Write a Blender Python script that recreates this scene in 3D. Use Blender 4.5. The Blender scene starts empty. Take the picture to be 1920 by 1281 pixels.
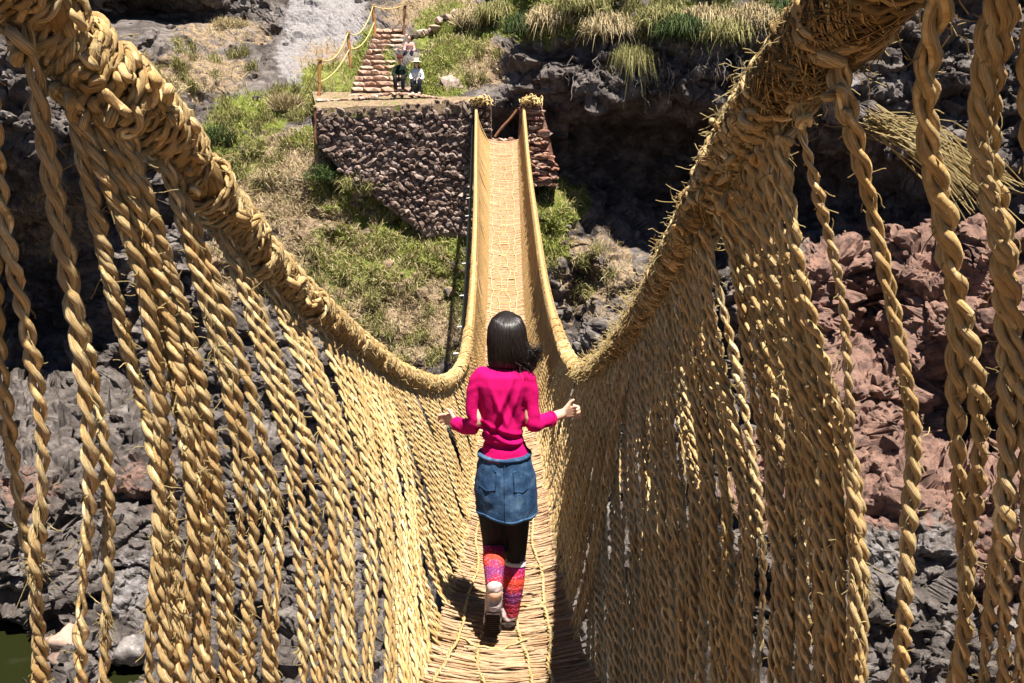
import bpy, math, random
import numpy as np
from mathutils import Vector, Matrix
R = math.radians
random.seed(7); rng = np.random.default_rng(7)
scene = bpy.context.scene
COL = scene.collection
# ------------------------------------------------------------------ camera, world, sun, exposure
PITCH = R(15.6); CP, SP = math.cos(PITCH), math.sin(PITCH); F = 1493.0
cam_d = bpy.data.cameras.new('camera'); cam = bpy.data.objects.new('camera', cam_d); COL.objects.link(cam)
cam_d.sensor_width = 36; cam_d.lens = 28.0; cam_d.clip_start = 0.02; cam_d.clip_end = 500
cam.location = (0, 0, 0); cam.rotation_euler = (math.pi/2 - PITCH, 0, 0)
scene.camera = cam
SUN = Vector((0.155, -0.24, 0.955)).normalized()
world = bpy.data.worlds.new('World'); scene.world = world; world.use_nodes = True
wn = world.node_tree; bg = wn.nodes['Background']
sky = wn.nodes.new('ShaderNodeTexSky'); sky.sky_type = 'NISHITA'; sky.sun_disc = False; sky.altitude = 3700; sky.air_density = .7; sky.dust_density = .2
sky.sun_elevation = math.asin(SUN.z); sky.sun_rotation = math.atan2(SUN.x, SUN.y)
wn.links.new(sky.outputs[0], bg.inputs[0]); bg.inputs[1].default_value = 0.05
sun_d = bpy.data.lights.new('sun', 'SUN'); sun_d.energy = 5.0; sun_d.angle = R(0.5); sun_d.color = (1, 0.95, 0.86)
sun = bpy.data.objects.new('sun', sun_d); COL.objects.link(sun)
sun.rotation_euler = SUN.to_track_quat('Z', 'Y').to_euler()
scene.render.engine = 'CYCLES'; scene.cycles.diffuse_bounces = 1; scene.cycles.max_bounces = 4
scene.view_settings.view_transform = 'Standard'; scene.view_settings.look = 'None'
scene.view_settings.exposure = 1.45; scene.view_settings.gamma = 1

# ------------------------------------------------------------------ helpers
def P(px, py, D):      # survey: a sight line and a depth give a place
    v = (640 - py) / F
    return np.array(((px - 960) / F * D, D * (CP + v * SP), D * (v * CP - SP)))
def PY(px, py, Y):
    v = (640 - py) / F
    return P(px, py, Y / (CP + v * SP))
def link(o): COL.objects.link(o); return o
def tag(o, label=None, cat=None, group=None, kind=None):
    if label: o['label'] = label
    if cat: o['category'] = cat
    if group: o['group'] = group
    if kind: o['kind'] = kind
    return o
def empty(name, loc=(0, 0, 0), **k):
    o = bpy.data.objects.new(name, None); link(o); o.location = loc; o.empty_display_size = .2
    return tag(o, **k)
ORD = ['first', 'second', 'third', 'fourth', 'fifth', 'sixth', 'seventh', 'eighth', 'ninth', 'tenth', 'eleventh', 'twelfth', 'thirteenth', 'last']
class MB:
    """collects vertices, quads / triangles, a uv and a tint value"""
    def __init__(s): s.v = []; s.f = []; s.uv = []; s.t = []; s.n = 0
    def add(s, v, f, uv=None, t=None):
        v = np.asarray(v, float).reshape(-1, 3); f = np.asarray(f, int)
        s.v.append(v); s.f.append(f + s.n)
        s.uv.append(np.zeros((len(v), 2)) if uv is None else np.asarray(uv, float))
        s.t.append(np.full(len(v), rng.random() if t is None else t) if np.ndim(t) == 0 else np.asarray(t))
        s.n += len(v)
    def mesh(s, name, mat=None, smooth=True):
        V = np.concatenate(s.v); me = bpy.data.meshes.new(name)
        fl = [f for f in s.f if len(f)]
        tot = sum(len(f) for f in fl); L = sum(f.size for f in fl)
        me.vertices.add(len(V)); me.vertices.foreach_set('co', V.ravel())
        me.loops.add(L); me.polygons.add(tot)
        vi = np.concatenate([f.ravel() for f in fl]); st = []; c = 0
        for f in fl:
            st.append(c + np.arange(len(f)) * f.shape[1]); c += f.size
        me.loops.foreach_set('vertex_index', vi.astype(np.int32))
        me.polygons.foreach_set('loop_start', np.concatenate(st).astype(np.int32))
        me.polygons.foreach_set('use_smooth', np.full(tot, smooth))
        uv = me.uv_layers.new(name='UVMap'); U = np.concatenate(s.uv)[vi]
        uv.data.foreach_set('uv', U.ravel())
        a = me.attributes.new('tint', 'FLOAT', 'POINT'); a.data.foreach_set('value', np.concatenate(s.t).astype(np.float32))
        me.update(calc_edges=True)
        if mat: me.materials.append(mat)
        return me
    def build(s, name, mat=None, parent=None, smooth=True, **k):
        o = bpy.data.objects.new(name, s.mesh(name, mat, smooth)); link(o); o.parent = parent
        return tag(o, **k)
def inst(name, me, parent=None, mw=None, **k):
    o = bpy.data.objects.new(name, me); link(o); o.parent = parent
    if mw is not None: o.matrix_basis = mw
    return tag(o, **k)
def smooth_path(pts, n=None, step=None):
    """Catmull-Rom through pts, resampled evenly"""
    p = np.asarray(pts, float); q = np.vstack([2*p[0]-p[1], p, 2*p[-1]-p[-2]])
    out = []
    for i in range(len(p)-1):
        a, b, c, d = q[i], q[i+1], q[i+2], q[i+3]
        t = np.linspace(0, 1, 16, endpoint=False)[:, None]
        out.append(.5*((2*b)+(-a+c)*t+(2*a-5*b+4*c-d)*t**2+(-a+3*b-3*c+d)*t**3))
    out = np.vstack(out+[p[-1:]])
    return resample(out, n, step)
def resample(p, n=None, step=None):
    d = np.r_[0, np.cumsum(np.linalg.norm(np.diff(p, axis=0), axis=1))]
    if n is None: n = max(2, int(d[-1]/step)+1)
    s = np.linspace(0, d[-1], n)
    return np.stack([np.interp(s, d, p[:, i]) for i in range(3)], 1)
def frames(p):
    t = np.gradient(p, axis=0); t /= np.linalg.norm(t, axis=1)[:, None]+1e-9
    n = np.zeros_like(t); a = np.array((0, 0, 1.)) if abs(t[0, 2]) < .9 else np.array((1., 0, 0))
    u = a - t[0]*a.dot(t[0]); u /= np.linalg.norm(u); n[0] = u
    for i in range(1, len(p)):
        u = n[i-1] - t[i]*n[i-1].dot(t[i]); l = math.sqrt(u.dot(u)); n[i] = u/(l+1e-9)
    return t, n, np.cross(t, n)
def tube(mb, p, r, m=6, uv0=0, t=None, cap=True):
    p = np.asarray(p, float); N = len(p); T, A, B = frames(p)
    r = np.broadcast_to(np.asarray(r, float), (N,))
    ang = np.arange(m)/m*2*np.pi
    v = p[:, None] + r[:, None, None]*(A[:, None]*np.cos(ang)[None, :, None]+B[:, None]*np.sin(ang)[None, :, None])
    s = np.r_[0, np.cumsum(np.linalg.norm(np.diff(p, axis=0), axis=1))]+uv0
    uv = np.stack([np.broadcast_to(np.abs(ang/np.pi-1), (N, m)), np.broadcast_to(s[:, None], (N, m))], -1).reshape(-1, 2)
    i = np.arange(N-1)[:, None]*m; j = np.arange(m)[None]; k = (j+1) % m
    f = np.stack([i+j, i+k, i+m+k, i+m+j], -1).reshape(-1, 4)
    t = rng.random() if t is None else t
    mb.add(v.reshape(-1, 3), f, uv, t)
    if cap:
        for e in (0, N-1):
            c = np.vstack([v[e], p[e][None]])
            g = np.stack([j[0], k[0], np.full(m, m)], 1)
            if e == 0: g = g[:, ::-1]
            mb.add(c, g, np.tile([[.5, uv0]], (m+1, 1)), t)
def twisted(mb, p, r, pitch=None, ns=2, m=6, seg=11, t=None, wob=.15):
    """a laid rope: ns strands wound round the path p (list of points)"""
    pitch = pitch or r*9
    p = resample(np.asarray(p, float), step=pitch/seg)
    N = len(p)
    if N < 3: return
    T, A, B = frames(p)
    s = -np.arange(N)/seg*2*np.pi + np.cumsum(rng.normal(0, .04, N))
    t = rng.random() if t is None else t
    rr = r*(1+wob*np.interp(np.arange(N), np.linspace(0, N, max(3, N//8)), rng.normal(0, 1, max(3, N//8))))
    for k in range(ns):
        ph = s+k*2*np.pi/ns+rng.random()*.15
        c = p+(rr*(.56 if ns == 2 else .6))[:, None]*(A*np.cos(ph)[:, None]+B*np.sin(ph)[:, None])
        tube(mb, c, rr*(.51 if ns == 2 else .48)*(1+.10*rng.normal(0, 1, N)), m, rng.random()*7, t+.12*k)
def hsh(i, j, k, s):
    h = (i*374761393+j*668265263+k*2147483647+s*974634777) & 0xffffffff
    h = ((h ^ (h >> 13))*1274126177) & 0xffffffff
    return ((h ^ (h >> 16)) & 0xffffff)/float(0xffffff)
def vnoise(p, s=0):
    i = np.floor(p).astype(np.int64); f = p-i; f = f*f*(3-2*f); o = 0
    for a in (0, 1):
        for b in (0, 1):
            for c in (0, 1):
                w = (f[..., 0] if a else 1-f[..., 0])*(f[..., 1] if b else 1-f[..., 1])*(f[..., 2] if c else 1-f[..., 2])
                o = o+w*hsh(i[..., 0]+a, i[..., 1]+b, i[..., 2]+c, s)
    return o*2-1
def fbm(p, o=4, s=0, g=.5, ridge=False):
    r = 0; a = 1; n = 0
    for k in range(o):
        q = vnoise(p*2**k+17.3*k, s+k)
        if ridge: q = 1-2*np.abs(q)
        r = r+a*q; n += a; a *= g
    return r/n
def worley(p, s=0):
    i = np.floor(p).astype(np.int64); d1 = np.full(p.shape[:-1], 9.); d2 = d1.copy(); idv = np.zeros(p.shape[:-1])
    for a in (-1, 0, 1):
        for b in (-1, 0, 1):
            for c in (-1, 0, 1):
                I, J, K = i[..., 0]+a, i[..., 1]+b, i[..., 2]+c
                q = np.stack([I+hsh(I, J, K, s), J+hsh(I, J, K, s+1), K+hsh(I, J, K, s+2)], -1)
                d = np.linalg.norm(q-p, axis=-1); n = d < d1
                d2 = np.where(n, d1, np.minimum(d2, d)); idv = np.where(n, hsh(I, J, K, s+3), idv); d1 = np.where(n, d, d1)
    return d1, d2-d1, idv
# ------------------------------------------------------------------ materials
def mat_base(name, rough=.8, spec=.3):
    m = bpy.data.materials.new(name); m.use_nodes = True
    b = m.node_tree.nodes['Principled BSDF']; b.inputs['Roughness'].default_value = rough
    b.inputs['Specular IOR Level'].default_value = spec
    return m, m.node_tree, b
def nd(nt, ty, **k):
    n = nt.nodes.new(ty)
    for a, b in k.items():
        if a in n.inputs: n.inputs[a].default_value = b
        else: setattr(n, a, b)
    return n
def ramp(nt, src, stops):
    r = nt.nodes.new('ShaderNodeValToRGB'); nt.links.new(src, r.inputs[0])
    e = r.color_ramp.elements
    while len(e) < len(stops): e.new(.5)
    for x, (p, c) in zip(e, stops): x.position = p; x.color = (*c, 1)
    return r.outputs[0]
def mix(nt, f, a, b, mode='MIX'):
    m = nt.nodes.new('ShaderNodeMix'); m.data_type = 'RGBA'; m.blend_type = mode
    for s, v in ((m.inputs[0], f), (m.inputs[6], a), (m.inputs[7], b)):
        if hasattr(v, 'is_linked'): nt.links.new(v, s)
        else: s.default_value = (*v, 1) if isinstance(v, tuple) else v
    return m.outputs[2]
def noise(nt, scale, vec=None, detail=4, rough=.55):
    n = nd(nt, 'ShaderNodeTexNoise', Scale=scale, Detail=detail, Roughness=rough)
    if vec is None:
        g = nt.nodes.new('ShaderNodeNewGeometry'); vec = g.outputs['Position']
    nt.links.new(vec, n.inputs['Vector']); return n.outputs['Fac']
def attr(nt, name):
    a = nt.nodes.new('ShaderNodeAttribute'); a.attribute_name = name; return a.outputs['Fac']
def bump(nt, b, h, strength=.5, dist=.01):
    n = nd(nt, 'ShaderNodeBump', Strength=strength, Distance=dist)
    nt.links.new(h, n.inputs['Height']); nt.links.new(n.outputs[0], b.inputs['Normal'])
def straw(name, c0, c1, c2, mott=1.0, rough=.75):
    """straw fibres running along the strand"""
    m, nt, b = mat_base(name, rough, .25)
    uv = nt.nodes.new('ShaderNodeUVMap'); mp = nd(nt, 'ShaderNodeMapping'); mp.inputs['Scale'].default_value = (16, 24, 1)
    tn = attr(nt, 'tint'); cb = nt.nodes.new('ShaderNodeCombineXYZ')
    mu = nd(nt, 'ShaderNodeMath', operation='MULTIPLY'); mu.inputs[1].default_value = 37; nt.links.new(tn, mu.inputs[0])
    nt.links.new(mu.outputs[0], cb.inputs[2]); nt.links.new(cb.outputs[0], mp.inputs['Location'])
    nt.links.new(uv.outputs[0], mp.inputs[0])
    fib = noise(nt, 1, mp.outputs[0], 5, .7)
    big = noise(nt, 9, None, 3)
    c = ramp(nt, fib, [(.34, c0), (.47, c1), (.64, c2)])
    c = mix(nt, ramp(nt, big, [(.42, (0, 0, 0)), (.66, (.55*mott,)*3)]), c, tuple(x*y for x, y in zip(c1, (1.0, .80, .60))))
    c = mix(nt, ramp(nt, tn, [(0, (.0,)*3), (1, (.5,)*3)]), c, tuple(x*y for x, y in zip(c1, (.66, .62, .52))))
    nt.links.new(c, b.inputs['Base Color']); bump(nt, b, fib, 1, .006)
    return m
M = {}
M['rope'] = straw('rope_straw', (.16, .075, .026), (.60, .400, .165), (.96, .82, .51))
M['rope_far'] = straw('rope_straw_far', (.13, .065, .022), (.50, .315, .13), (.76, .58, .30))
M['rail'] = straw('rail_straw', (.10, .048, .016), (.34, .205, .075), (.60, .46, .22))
M['fibre'] = straw('loose_fibre', (.30, .19, .07), (.56, .42, .18), (.80, .68, .38))
M['stick'] = straw('twig', (.17, .085, .04), (.52, .335, .195), (.82, .64, .43))
M['matting'] = straw('matting_straw', (.16, .09, .05), (.40, .25, .15), (.52, .36, .24))

def rock_mat():
    m, nt, b = mat_base('hillside', .92, .15)
    n1 = noise(nt, 1.3, None, 8, .62); n2 = noise(nt, 9, None, 6, .65); n3 = noise(nt, 45, None, 4, .7)
    rock = ramp(nt, n1, [(.3, (.045, .038, .035)), (.48, (.145, .120, .108)), (.68, (.34, .295, .27))])
    rock = mix(nt, ramp(nt, n2, [(.34, (.6,)*3), (.46, (0, 0, 0))]), rock, (.05, .042, .042))
    rock = mix(nt, ramp(nt, n3, [(.55, (0, 0, 0)), (.75, (.5,)*3)]), rock, (.42, .38, .36))
    red = ramp(nt, noise(nt, 2.2, None, 7, .65), [(.3, (.11, .07, .06)), (.48, (.29, .175, .14)), (.62, (.42, .25, .19)), (.78, (.50, .24, .16))])
    soil = ramp(nt, n2, [(.3, (.20, .14, .09)), (.5, (.40, .285, .18)), (.7, (.54, .40, .27))])
    gra = ramp(nt, noise(nt, 4, None, 6, .7), [(.3, (.10, .12, .022)), (.5, (.20, .23, .045)), (.7, (.38, .36, .11))])
    lig = ramp(nt, n2, [(.3, (.22, .20, .20)), (.6, (.42, .385, .38))])
    def msk(a):
        s = nd(nt, 'ShaderNodeMath', operation='ADD'); nt.links.new(attr(nt, a), s.inputs[0])
        k = nd(nt, 'ShaderNodeMath', operation='MULTIPLY_ADD'); k.inputs[1].default_value = 1.5; k.inputs[2].default_value = -.75
        nt.links.new(noise(nt, 3.1, None, 7, .7), k.inputs[0]); nt.links.new(k.outputs[0], s.inputs[1])
        return ramp(nt, s.outputs[0], [(.40, (0, 0, 0)), (.58, (1, 1, 1))])
    c = mix(nt, msk('light'), rock, lig); c = mix(nt, msk('red'), c, red); c = mix(nt, msk('soil'), c, soil); c = mix(nt, msk('grass'), c, gra)
    nt.links.new(c, b.inputs['Base Color'])
    mm = nd(nt, 'ShaderNodeMath', operation='ADD'); nt.links.new(n2, mm.inputs[0]); nt.links.new(n3, mm.inputs[1])
    bump(nt, b, mm.outputs[0], 1.0, .09)
    return m
M['ground'] = rock_mat()
def stone_mat(name, a, b_, c_, sc=6, use_obj=True):
    m, nt, b = mat_base(name, .9, .2)
    tn = attr(nt, 'tint')
    if use_obj:
        oi = nt.nodes.new('ShaderNodeObjectInfo'); s = nd(nt, 'ShaderNodeMath', operation='ADD'); nt.links.new(tn, s.inputs[0]); nt.links.new(oi.outputs['Random'], s.inputs[1])
        fr = nd(nt, 'ShaderNodeMath', operation='FRACT'); nt.links.new(s.outputs[0], fr.inputs[0]); tn = fr.outputs[0]
    c = ramp(nt, tn, [(0, a), (.5, b_), (1, c_)])
    n = noise(nt, sc, None, 6, .65)
    c = mix(nt, ramp(nt, n, [(.35, (.75,)*3), (.6, (0, 0, 0))]), c, tuple(x*.35 for x in b_))
    c = mix(nt, ramp(nt, noise(nt, sc*2.3, None, 4), [(.55, (0, 0, 0)), (.7, (.5,)*3)]), c, (.55, .48, .42))
    nt.links.new(c, b.inputs['Base Color']); bump(nt, b, n, .8, .03)
    return m
M['wallstone'] = stone_mat('wall_stone', (.065, .042, .033), (.19, .125, .10), (.42, .32, .27))
M['redstone'] = stone_mat('red_stone', (.17, .07, .045), (.36, .18, .12), (.50, .36, .27))
M['stairstone'] = stone_mat('stair_stone', (.34, .20, .14), (.50, .33, .24), (.62, .48, .38))
M['rubble'] = stone_mat('rubble', (.09, .08, .08), (.20, .178, .17), (.38, .34, .33), 4)
M['pinkstone'] = stone_mat('pink_stone', (.34, .20, .16), (.38, .235, .19), (.42, .28, .22), 1.5)
def leafy(name, a, b_, c_, rough=.7):
    m, nt, b = mat_base(name, rough, .2)
    nt.links.new(ramp(nt, attr(nt, 'tint'), [(0, a), (.5, b_), (1, c_)]), b.inputs['Base Color'])
    return m
M['grass'] = leafy('grass_blades', (.11, .15, .022), (.24, .27, .05), (.46, .43, .15))
M['dry'] = leafy('dry_grass', (.24, .17, .09), (.44, .34, .18), (.62, .52, .30))
M['olive'] = leafy('olive_grass', (.10, .10, .03), (.26, .24, .08), (.48, .42, .19))
M['bush'] = leafy('bush_leaves', (.02, .035, .012), (.05, .08, .02), (.10, .13, .035))
M['twiggy'] = leafy('bare_twigs', (.16, .13, .11), (.28, .24, .2), (.42, .38, .33))
def simple(name, c, rough=.7, spec=.3, var=.25, sc=40, bs=.3, bd=.004, sheen=0):
    m, nt, b = mat_base(name, rough, spec)
    n = noise(nt, sc, None, 5, .6)
    nt.links.new(ramp(nt, n, [(.3, tuple(x*(1-var) for x in c)), (.7, tuple(min(1, x*(1+var)) for x in c))]), b.inputs['Base Color'])
    bump(nt, b, n, bs, bd)
    if sheen: b.inputs['Sheen Weight'].default_value = sheen
    return m
M['skin'] = simple('skin', (.62, .36, .25), .5, .4, .06, 30, .1, .001)
M['hair'] = simple('hair', (.012, .008, .007), .36, .45, .4, 150, .2, .001)
M['sweater'] = simple('sweater_knit', (.50, .004, .11), .9, .10, .16, 340, .6, .003, .0)
M['leggings'] = simple('leggings', (.008, .008, .01), .7, .2, .3, 100)
M['wood'] = simple('post_wood', (.42, .20, .07), .8, .2, .35, 20)
M['darkwood'] = simple('pole_wood', (.20, .09, .05), .8, .2, .35, 20)
M['hose'] = simple('hose_black', (.006, .012, .012), .45, .4, .3, 10)
M['white'] = simple('white_cloth', (.72, .70, .66), .8, .2, .1, 30)
M['darkcloth'] = simple('dark_green_cloth', (.012, .022, .014), .85, .1, .5, 30)
M['navy'] = simple('navy_cloth', (.014, .018, .035), .85, .1, .3, 30)
M['brownhair'] = simple('brown_hair', (.06, .03, .018), .5, .3, .3, 60)
M['pinkcloth'] = simple('pink_shirt', (.55, .33, .28), .85, .1, .2, 30)
M['redhat'] = simple('dark_red_cap', (.10, .02, .018), .85, .1, .3, 30)
M['hatstraw'] = simple('hat_straw', (.62, .54, .38), .8, .1, .1, 60)
M['shoe'] = simple('shoe_leather', (.50, .40, .38), .7, .2, .35, 60)
M['sole'] = simple('shoe_sole', (.035, .022, .02), .8, .2, .4, 90)
M['trim'] = simple('sock_trim', (.70, .64, .66), .9, .1, .15, 200)
def denim():
    m, nt, b = mat_base('denim', .85, .15)
    n = noise(nt, 14, None, 6, .7)
    w = nd(nt, 'ShaderNodeTexWave', Scale=120, Distortion=2); g = nt.nodes.new('ShaderNodeNewGeometry'); nt.links.new(g.outputs['Position'], w.inputs[0])
    c = ramp(nt, n, [(.3, (.010, .026, .065)), (.5, (.026, .062, .13)), (.72, (.10, .17, .27))])
    c = mix(nt, .12, c, w.outputs[0], 'OVERLAY')
    nt.links.new(c, b.inputs['Base Color']); bump(nt, b, n, .5, .006); return m
M['denim'] = denim()
def sock():
    m, nt, b = mat_base('striped_wool', .95, .05)
    # bands of dye run round the leg: the uv's v coordinate is metres down from the trim
    uv = nt.nodes.new('ShaderNodeUVMap'); sp = nt.nodes.new('ShaderNodeSeparateXYZ'); nt.links.new(uv.outputs[0], sp.inputs[0])
    ad = nd(nt, 'ShaderNodeMath', operation='MULTIPLY_ADD'); ad.inputs[1].default_value = .10; nt.links.new(noise(nt, 45, None, 3), ad.inputs[0]); nt.links.new(sp.outputs[1], ad.inputs[2])
    c = ramp(nt, ad.outputs[0], [(.045, (.55, .012, .08)), (.075, (.36, .03, .20)), (.105, (.50, .02, .05)), (.135, (.58, .055, .02)), (.165, (.52, .04, .03)), (.19, (.14, .025, .12)), (.225, (.18, .03, .10)), (.25, (.30, .02, .035)), (.40, (.25, .02, .03))])
    vo = nd(nt, 'ShaderNodeTexVoronoi', Scale=110); g = nt.nodes.new('ShaderNodeNewGeometry'); nt.links.new(g.outputs['Position'], vo.inputs[0])
    c = mix(nt, ramp(nt, noise(nt, 120, None, 2), [(.55, (0, 0, 0)), (.68, (.55,)*3)]), c, (.55, .25, .35))
    nt.links.new(c, b.inputs['Base Color']); bump(nt, b, vo.outputs['Distance'], .7, .004); return m
M['sock'] = sock()
def water():
    m, nt, b = mat_base('river_water', .08, .5)
    b.inputs['Base Color'].default_value = (.012, .014, .004, 1)
    bump(nt, b, noise(nt, 2.5, None, 3), .25, .05); return m
M['water'] = water()

# ------------------------------------------------------------------ far bank of the gorge
cols = [-1500, -700, -250, 0, 120, 260, 400, 520, 640, 760, 900, 1040, 1160, 1300, 1450, 1600, 1760, 1920, 2200, 2700, 3500]
tab = {
-1300: [30,40,46,48,48,48,48,48,48,48,46,44,42,40,38,36,34,32,30,26,20],
-600: [26,34,40,43,44,44,44,44,44,44,42,38,34,32,31,30,29,28,26,23,18],
-250: [24,31,36,37,38,39,40,40,40,40,38,31,29,28,28,28,27,26,25,21,16],
-60: [22,29,31,31,33,35,37,38,39,37,34.5,28,27,26.6,26.8,27,26.5,25.5,24,20,15],
20: [21,27,28,28.5,33,37,37,36.5,36,33,31.5,27,26.3,26,26.2,26.5,26,25,23,19,15],
90: [20,26,26,26,27.5,30,33,34,33.5,29.6,29,26,25.5,25.4,25.8,26.4,25.6,24.4,22.5,18.5,15],
150: [20,25,25,25.3,26.3,28,30,31,31,27.8,27,25.8,25,25,25.4,26.2,25.4,24.2,22,18,14],
195: [19.5,24.5,24.4,25,25.6,26.8,28.5,29,28,26.9,26.2,26.2,25.2,25.2,25.5,25.8,25.2,24,22,18,14],
250: [19,24,24,24.6,25.2,26,27.3,27.4,26.3,26.4,27,27.5,29,30,28,26,25,23.8,21.5,17.5,14],
320: [19,23.5,23.5,25.6,26,26.4,26.3,26.3,25.8,26.2,26.6,27,30.5,31,30,28,25.5,23.6,21,17.5,14],
390: [18.5,23,24,26.6,27,26.6,25.6,25.4,25.4,26.0,26.0,25.0,28.4,31,30.5,28.6,26.6,23.2,21,17,14],
450: [18,22.5,24,27,27.4,26,25.1,24.7,24.7,25.1,25.1,24.7,26.4,29.6,28.2,25.4,24.0,22.6,20.5,17,13.5],
530: [18,22,24,26.8,27.2,25.4,24.4,24.2,24.2,24.4,24.5,24.5,24.2,27,24.2,23.2,22.8,22,20,16.5,13.5],
620: [17.5,21,24.4,26.5,27,25,23.6,23.2,23.4,23.6,23.8,24.0,23.6,25,22.2,22.9,21.8,21,19.5,16,13.5],
700: [17,20,24.2,25.5,26,25,23,22.4,22.6,22.9,23.2,23.4,23,22.8,21.3,21.4,21.9,21.5,19,16,13.5],
790: [16.5,19.5,22,22.6,22.4,22,22,21.6,21.8,22,22.4,22.4,22,21.4,20.3,20.3,21.3,21.4,18.6,15.5,13],
880: [16,19,19.8,20,20.2,20.5,20.6,20.7,21,21.2,21.3,21.2,20.8,20.3,19.5,19.3,19.6,19.2,18,15,13],
980: [16,18.3,18.8,18.9,19,19.3,19.6,19.8,20,20,20,19.8,19.4,18.9,18.2,17.9,17.9,17.8,17,14.5,12.5],
1090: [15.5,18,18.2,18,17.9,18.1,18.5,18.8,18.8,18.8,18.6,18.4,18.2,17.7,17.0,16.8,16.8,16.8,16.2,14,12],
1190: [15,18.9,19,18.6,16.9,17.2,17.5,17.6,17.6,17.6,17.4,17.3,17.1,16.7,16.2,16.0,16.0,16,15.5,13.5,12],
1300: [15,17.5,17.2,17.0,15.2,15.2,15.2,15.2,15.2,15.2,15.2,15.2,15.2,15.2,15.3,15.2,15.1,15.1,14.8,13,11.5],
1450: [14.5,15,15,15,13.2,13.2,13.2,13.2,13.2,13.2,13.2,13.2,13.2,13.2,13.2,13.2,13.2,13.2,13.8,12.5,11],
1800: [12,12,12,12,12,12,12,12,12,12,12,12,12,12,12,12,12,12,12,11,10],
2200: [9,9,9,9,9,9,9,9,9,9,9,9,9,9,9,9,9,9,9,9,9]}
rows = sorted(tab); T = np.array([tab[r] for r in rows], float)
def axis(knots, lo, hi, inner, outer):
    a = [knots[0]]
    while a[-1] < knots[-1]: a.append(a[-1]+(inner if lo <= a[-1] <= hi else outer))
    return np.array(a[:-1]+[knots[-1]], float)
def cub(xk, Y, xn):       # smooth (Catmull) interpolation along axis 0
    xk = np.asarray(xk, float); m = np.gradient(Y, xk, axis=0)
    d = np.diff(Y, axis=0)/np.diff(xk)[:, None]
    for i in range(1, len(xk)-1):
        m[i] = np.where(d[i-1]*d[i] <= 0, 0, np.sign(d[i])*np.minimum(abs(m[i]), 2.5*np.minimum(abs(d[i-1]), abs(d[i]))))
    i = np.clip(np.searchsorted(xk, xn, side='right')-1, 0, len(xk)-2); h = (xk[i+1]-xk[i])[:, None]; t = ((xn-xk[i])[:, None])/h
    return (2*t**3-3*t**2+1)*Y[i]+(t**3-2*t**2+t)*h*m[i]+(-2*t**3+3*t**2)*Y[i+1]+(t**3-t**2)*h*m[i+1]
ax = axis(cols, -60, 1980, 4.0, 26); ay = axis(rows, -60, 1330, 3.3, 26)
Tc = cub(cols, cub(rows, T, ay).T, ax).T
GX, GY = np.meshgrid(ax, ay)
# local hollows and bosses (survey position, half sizes, metres deeper)
for (cx, cy, sx, sy, d) in [(640,480,50,50,.5),(560,330,60,40,-.5),(640,330,25,45,.8),(1120,470,60,40,-.3),(1085,560,25,90,1.4),(1340,640,45,110,1.6),
        (1620,560,45,110,2.2),(1700,680,60,50,-.4),(1790,770,80,55,1.6),(1560,500,60,50,-.5),(1840,500,50,60,-.7),(1440,880,40,60,-.3),(1400,1120,45,90,1.5),(1850,880,60,50,-.5),
        (240,1260,60,30,1.4),(60,1000,90,60,-.5),(230,900,70,60,-.3),(80,560,140,150,2.6),(540,930,30,60,1.0),(520,1060,30,50,.9),(1620,1110,40,20,.5),(330,620,60,60,.6),
        (720,250,40,20,0),(1400,80,90,50,-.6),(1560,180,60,50,-.8),(330,30,120,30,1.5),(200,150,60,50,-.6),(1240,900,40,300,.8),(870,620,30,80,.6)]:
    Tc = Tc+d*np.exp(-(((GX-cx)/sx)**2+((GY-cy)/sy)**2))
wpt = np.stack([GX/170, GY/170, GX*0+.5], -1); keep = 1-np.exp(-(((GX-760)/230)**4+((GY-170)/150)**4))
wx, wy = GX+70*keep*fbm(wpt, 4, 301, .6), GY+60*keep*fbm(wpt, 4, 302, .6)
fi = np.clip(np.interp(wy, ay, np.arange(len(ay))), 0, len(ay)-1.001); fj = np.clip(np.interp(wx, ax, np.arange(len(ax))), 0, len(ax)-1.001)
i0 = fi.astype(int); j0 = fj.astype(int); fi -= i0; fj -= j0
Tc = (Tc[i0, j0]*(1-fj)+Tc[i0, j0+1]*fj)*(1-fi)+(Tc[i0+1, j0]*(1-fj)+Tc[i0+1, j0+1]*fj)*fi
V = (640-GY)/F; Dp = Tc/(CP+V*SP)
G = np.stack([(GX-960)/F*Dp, Tc, Dp*(V*CP-SP)], -1)
def gs(lst):
    o = 0
    for (cx, cy, sx, sy, a) in lst: o = np.maximum(o, a*np.exp(-(((GX-cx)/sx)**2+((GY-cy)/sy)**2)**2))
    return o*np.ones_like(GX)
m_grass = gs([(700,130,45,90,1),(620,150,60,40,1),(560,190,70,30,1),(470,215,90,50,.75),(850,60,80,60,1),(820,145,60,50,.9),(1050,375,60,45,1.1),(1040,450,45,60,.75),
    (740,425,110,60,.95),(690,480,130,90,.8),(620,355,45,50,1),(820,470,80,60,.75),(860,560,40,70,.6),(440,290,80,55,.75),(400,270,40,40,.9),(1000,30,150,50,.85),(1300,30,200,45,.6),(590,260,60,30,.7),(760,380,40,30,.9),(650,-200,500,120,.6)])
m_soil = gs([(690,500,230,150,.8),(760,600,200,100,.85),(540,340,140,110,.9),(870,110,90,60,.8),(1120,510,110,120,.55),(370,140,130,60,.6),(420,60,120,40,.55),(300,190,60,50,.6),(820,20,120,40,.8),(100,420,130,90,.5),(440,500,80,80,.7),(640,120,110,60,.6)])
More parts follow.
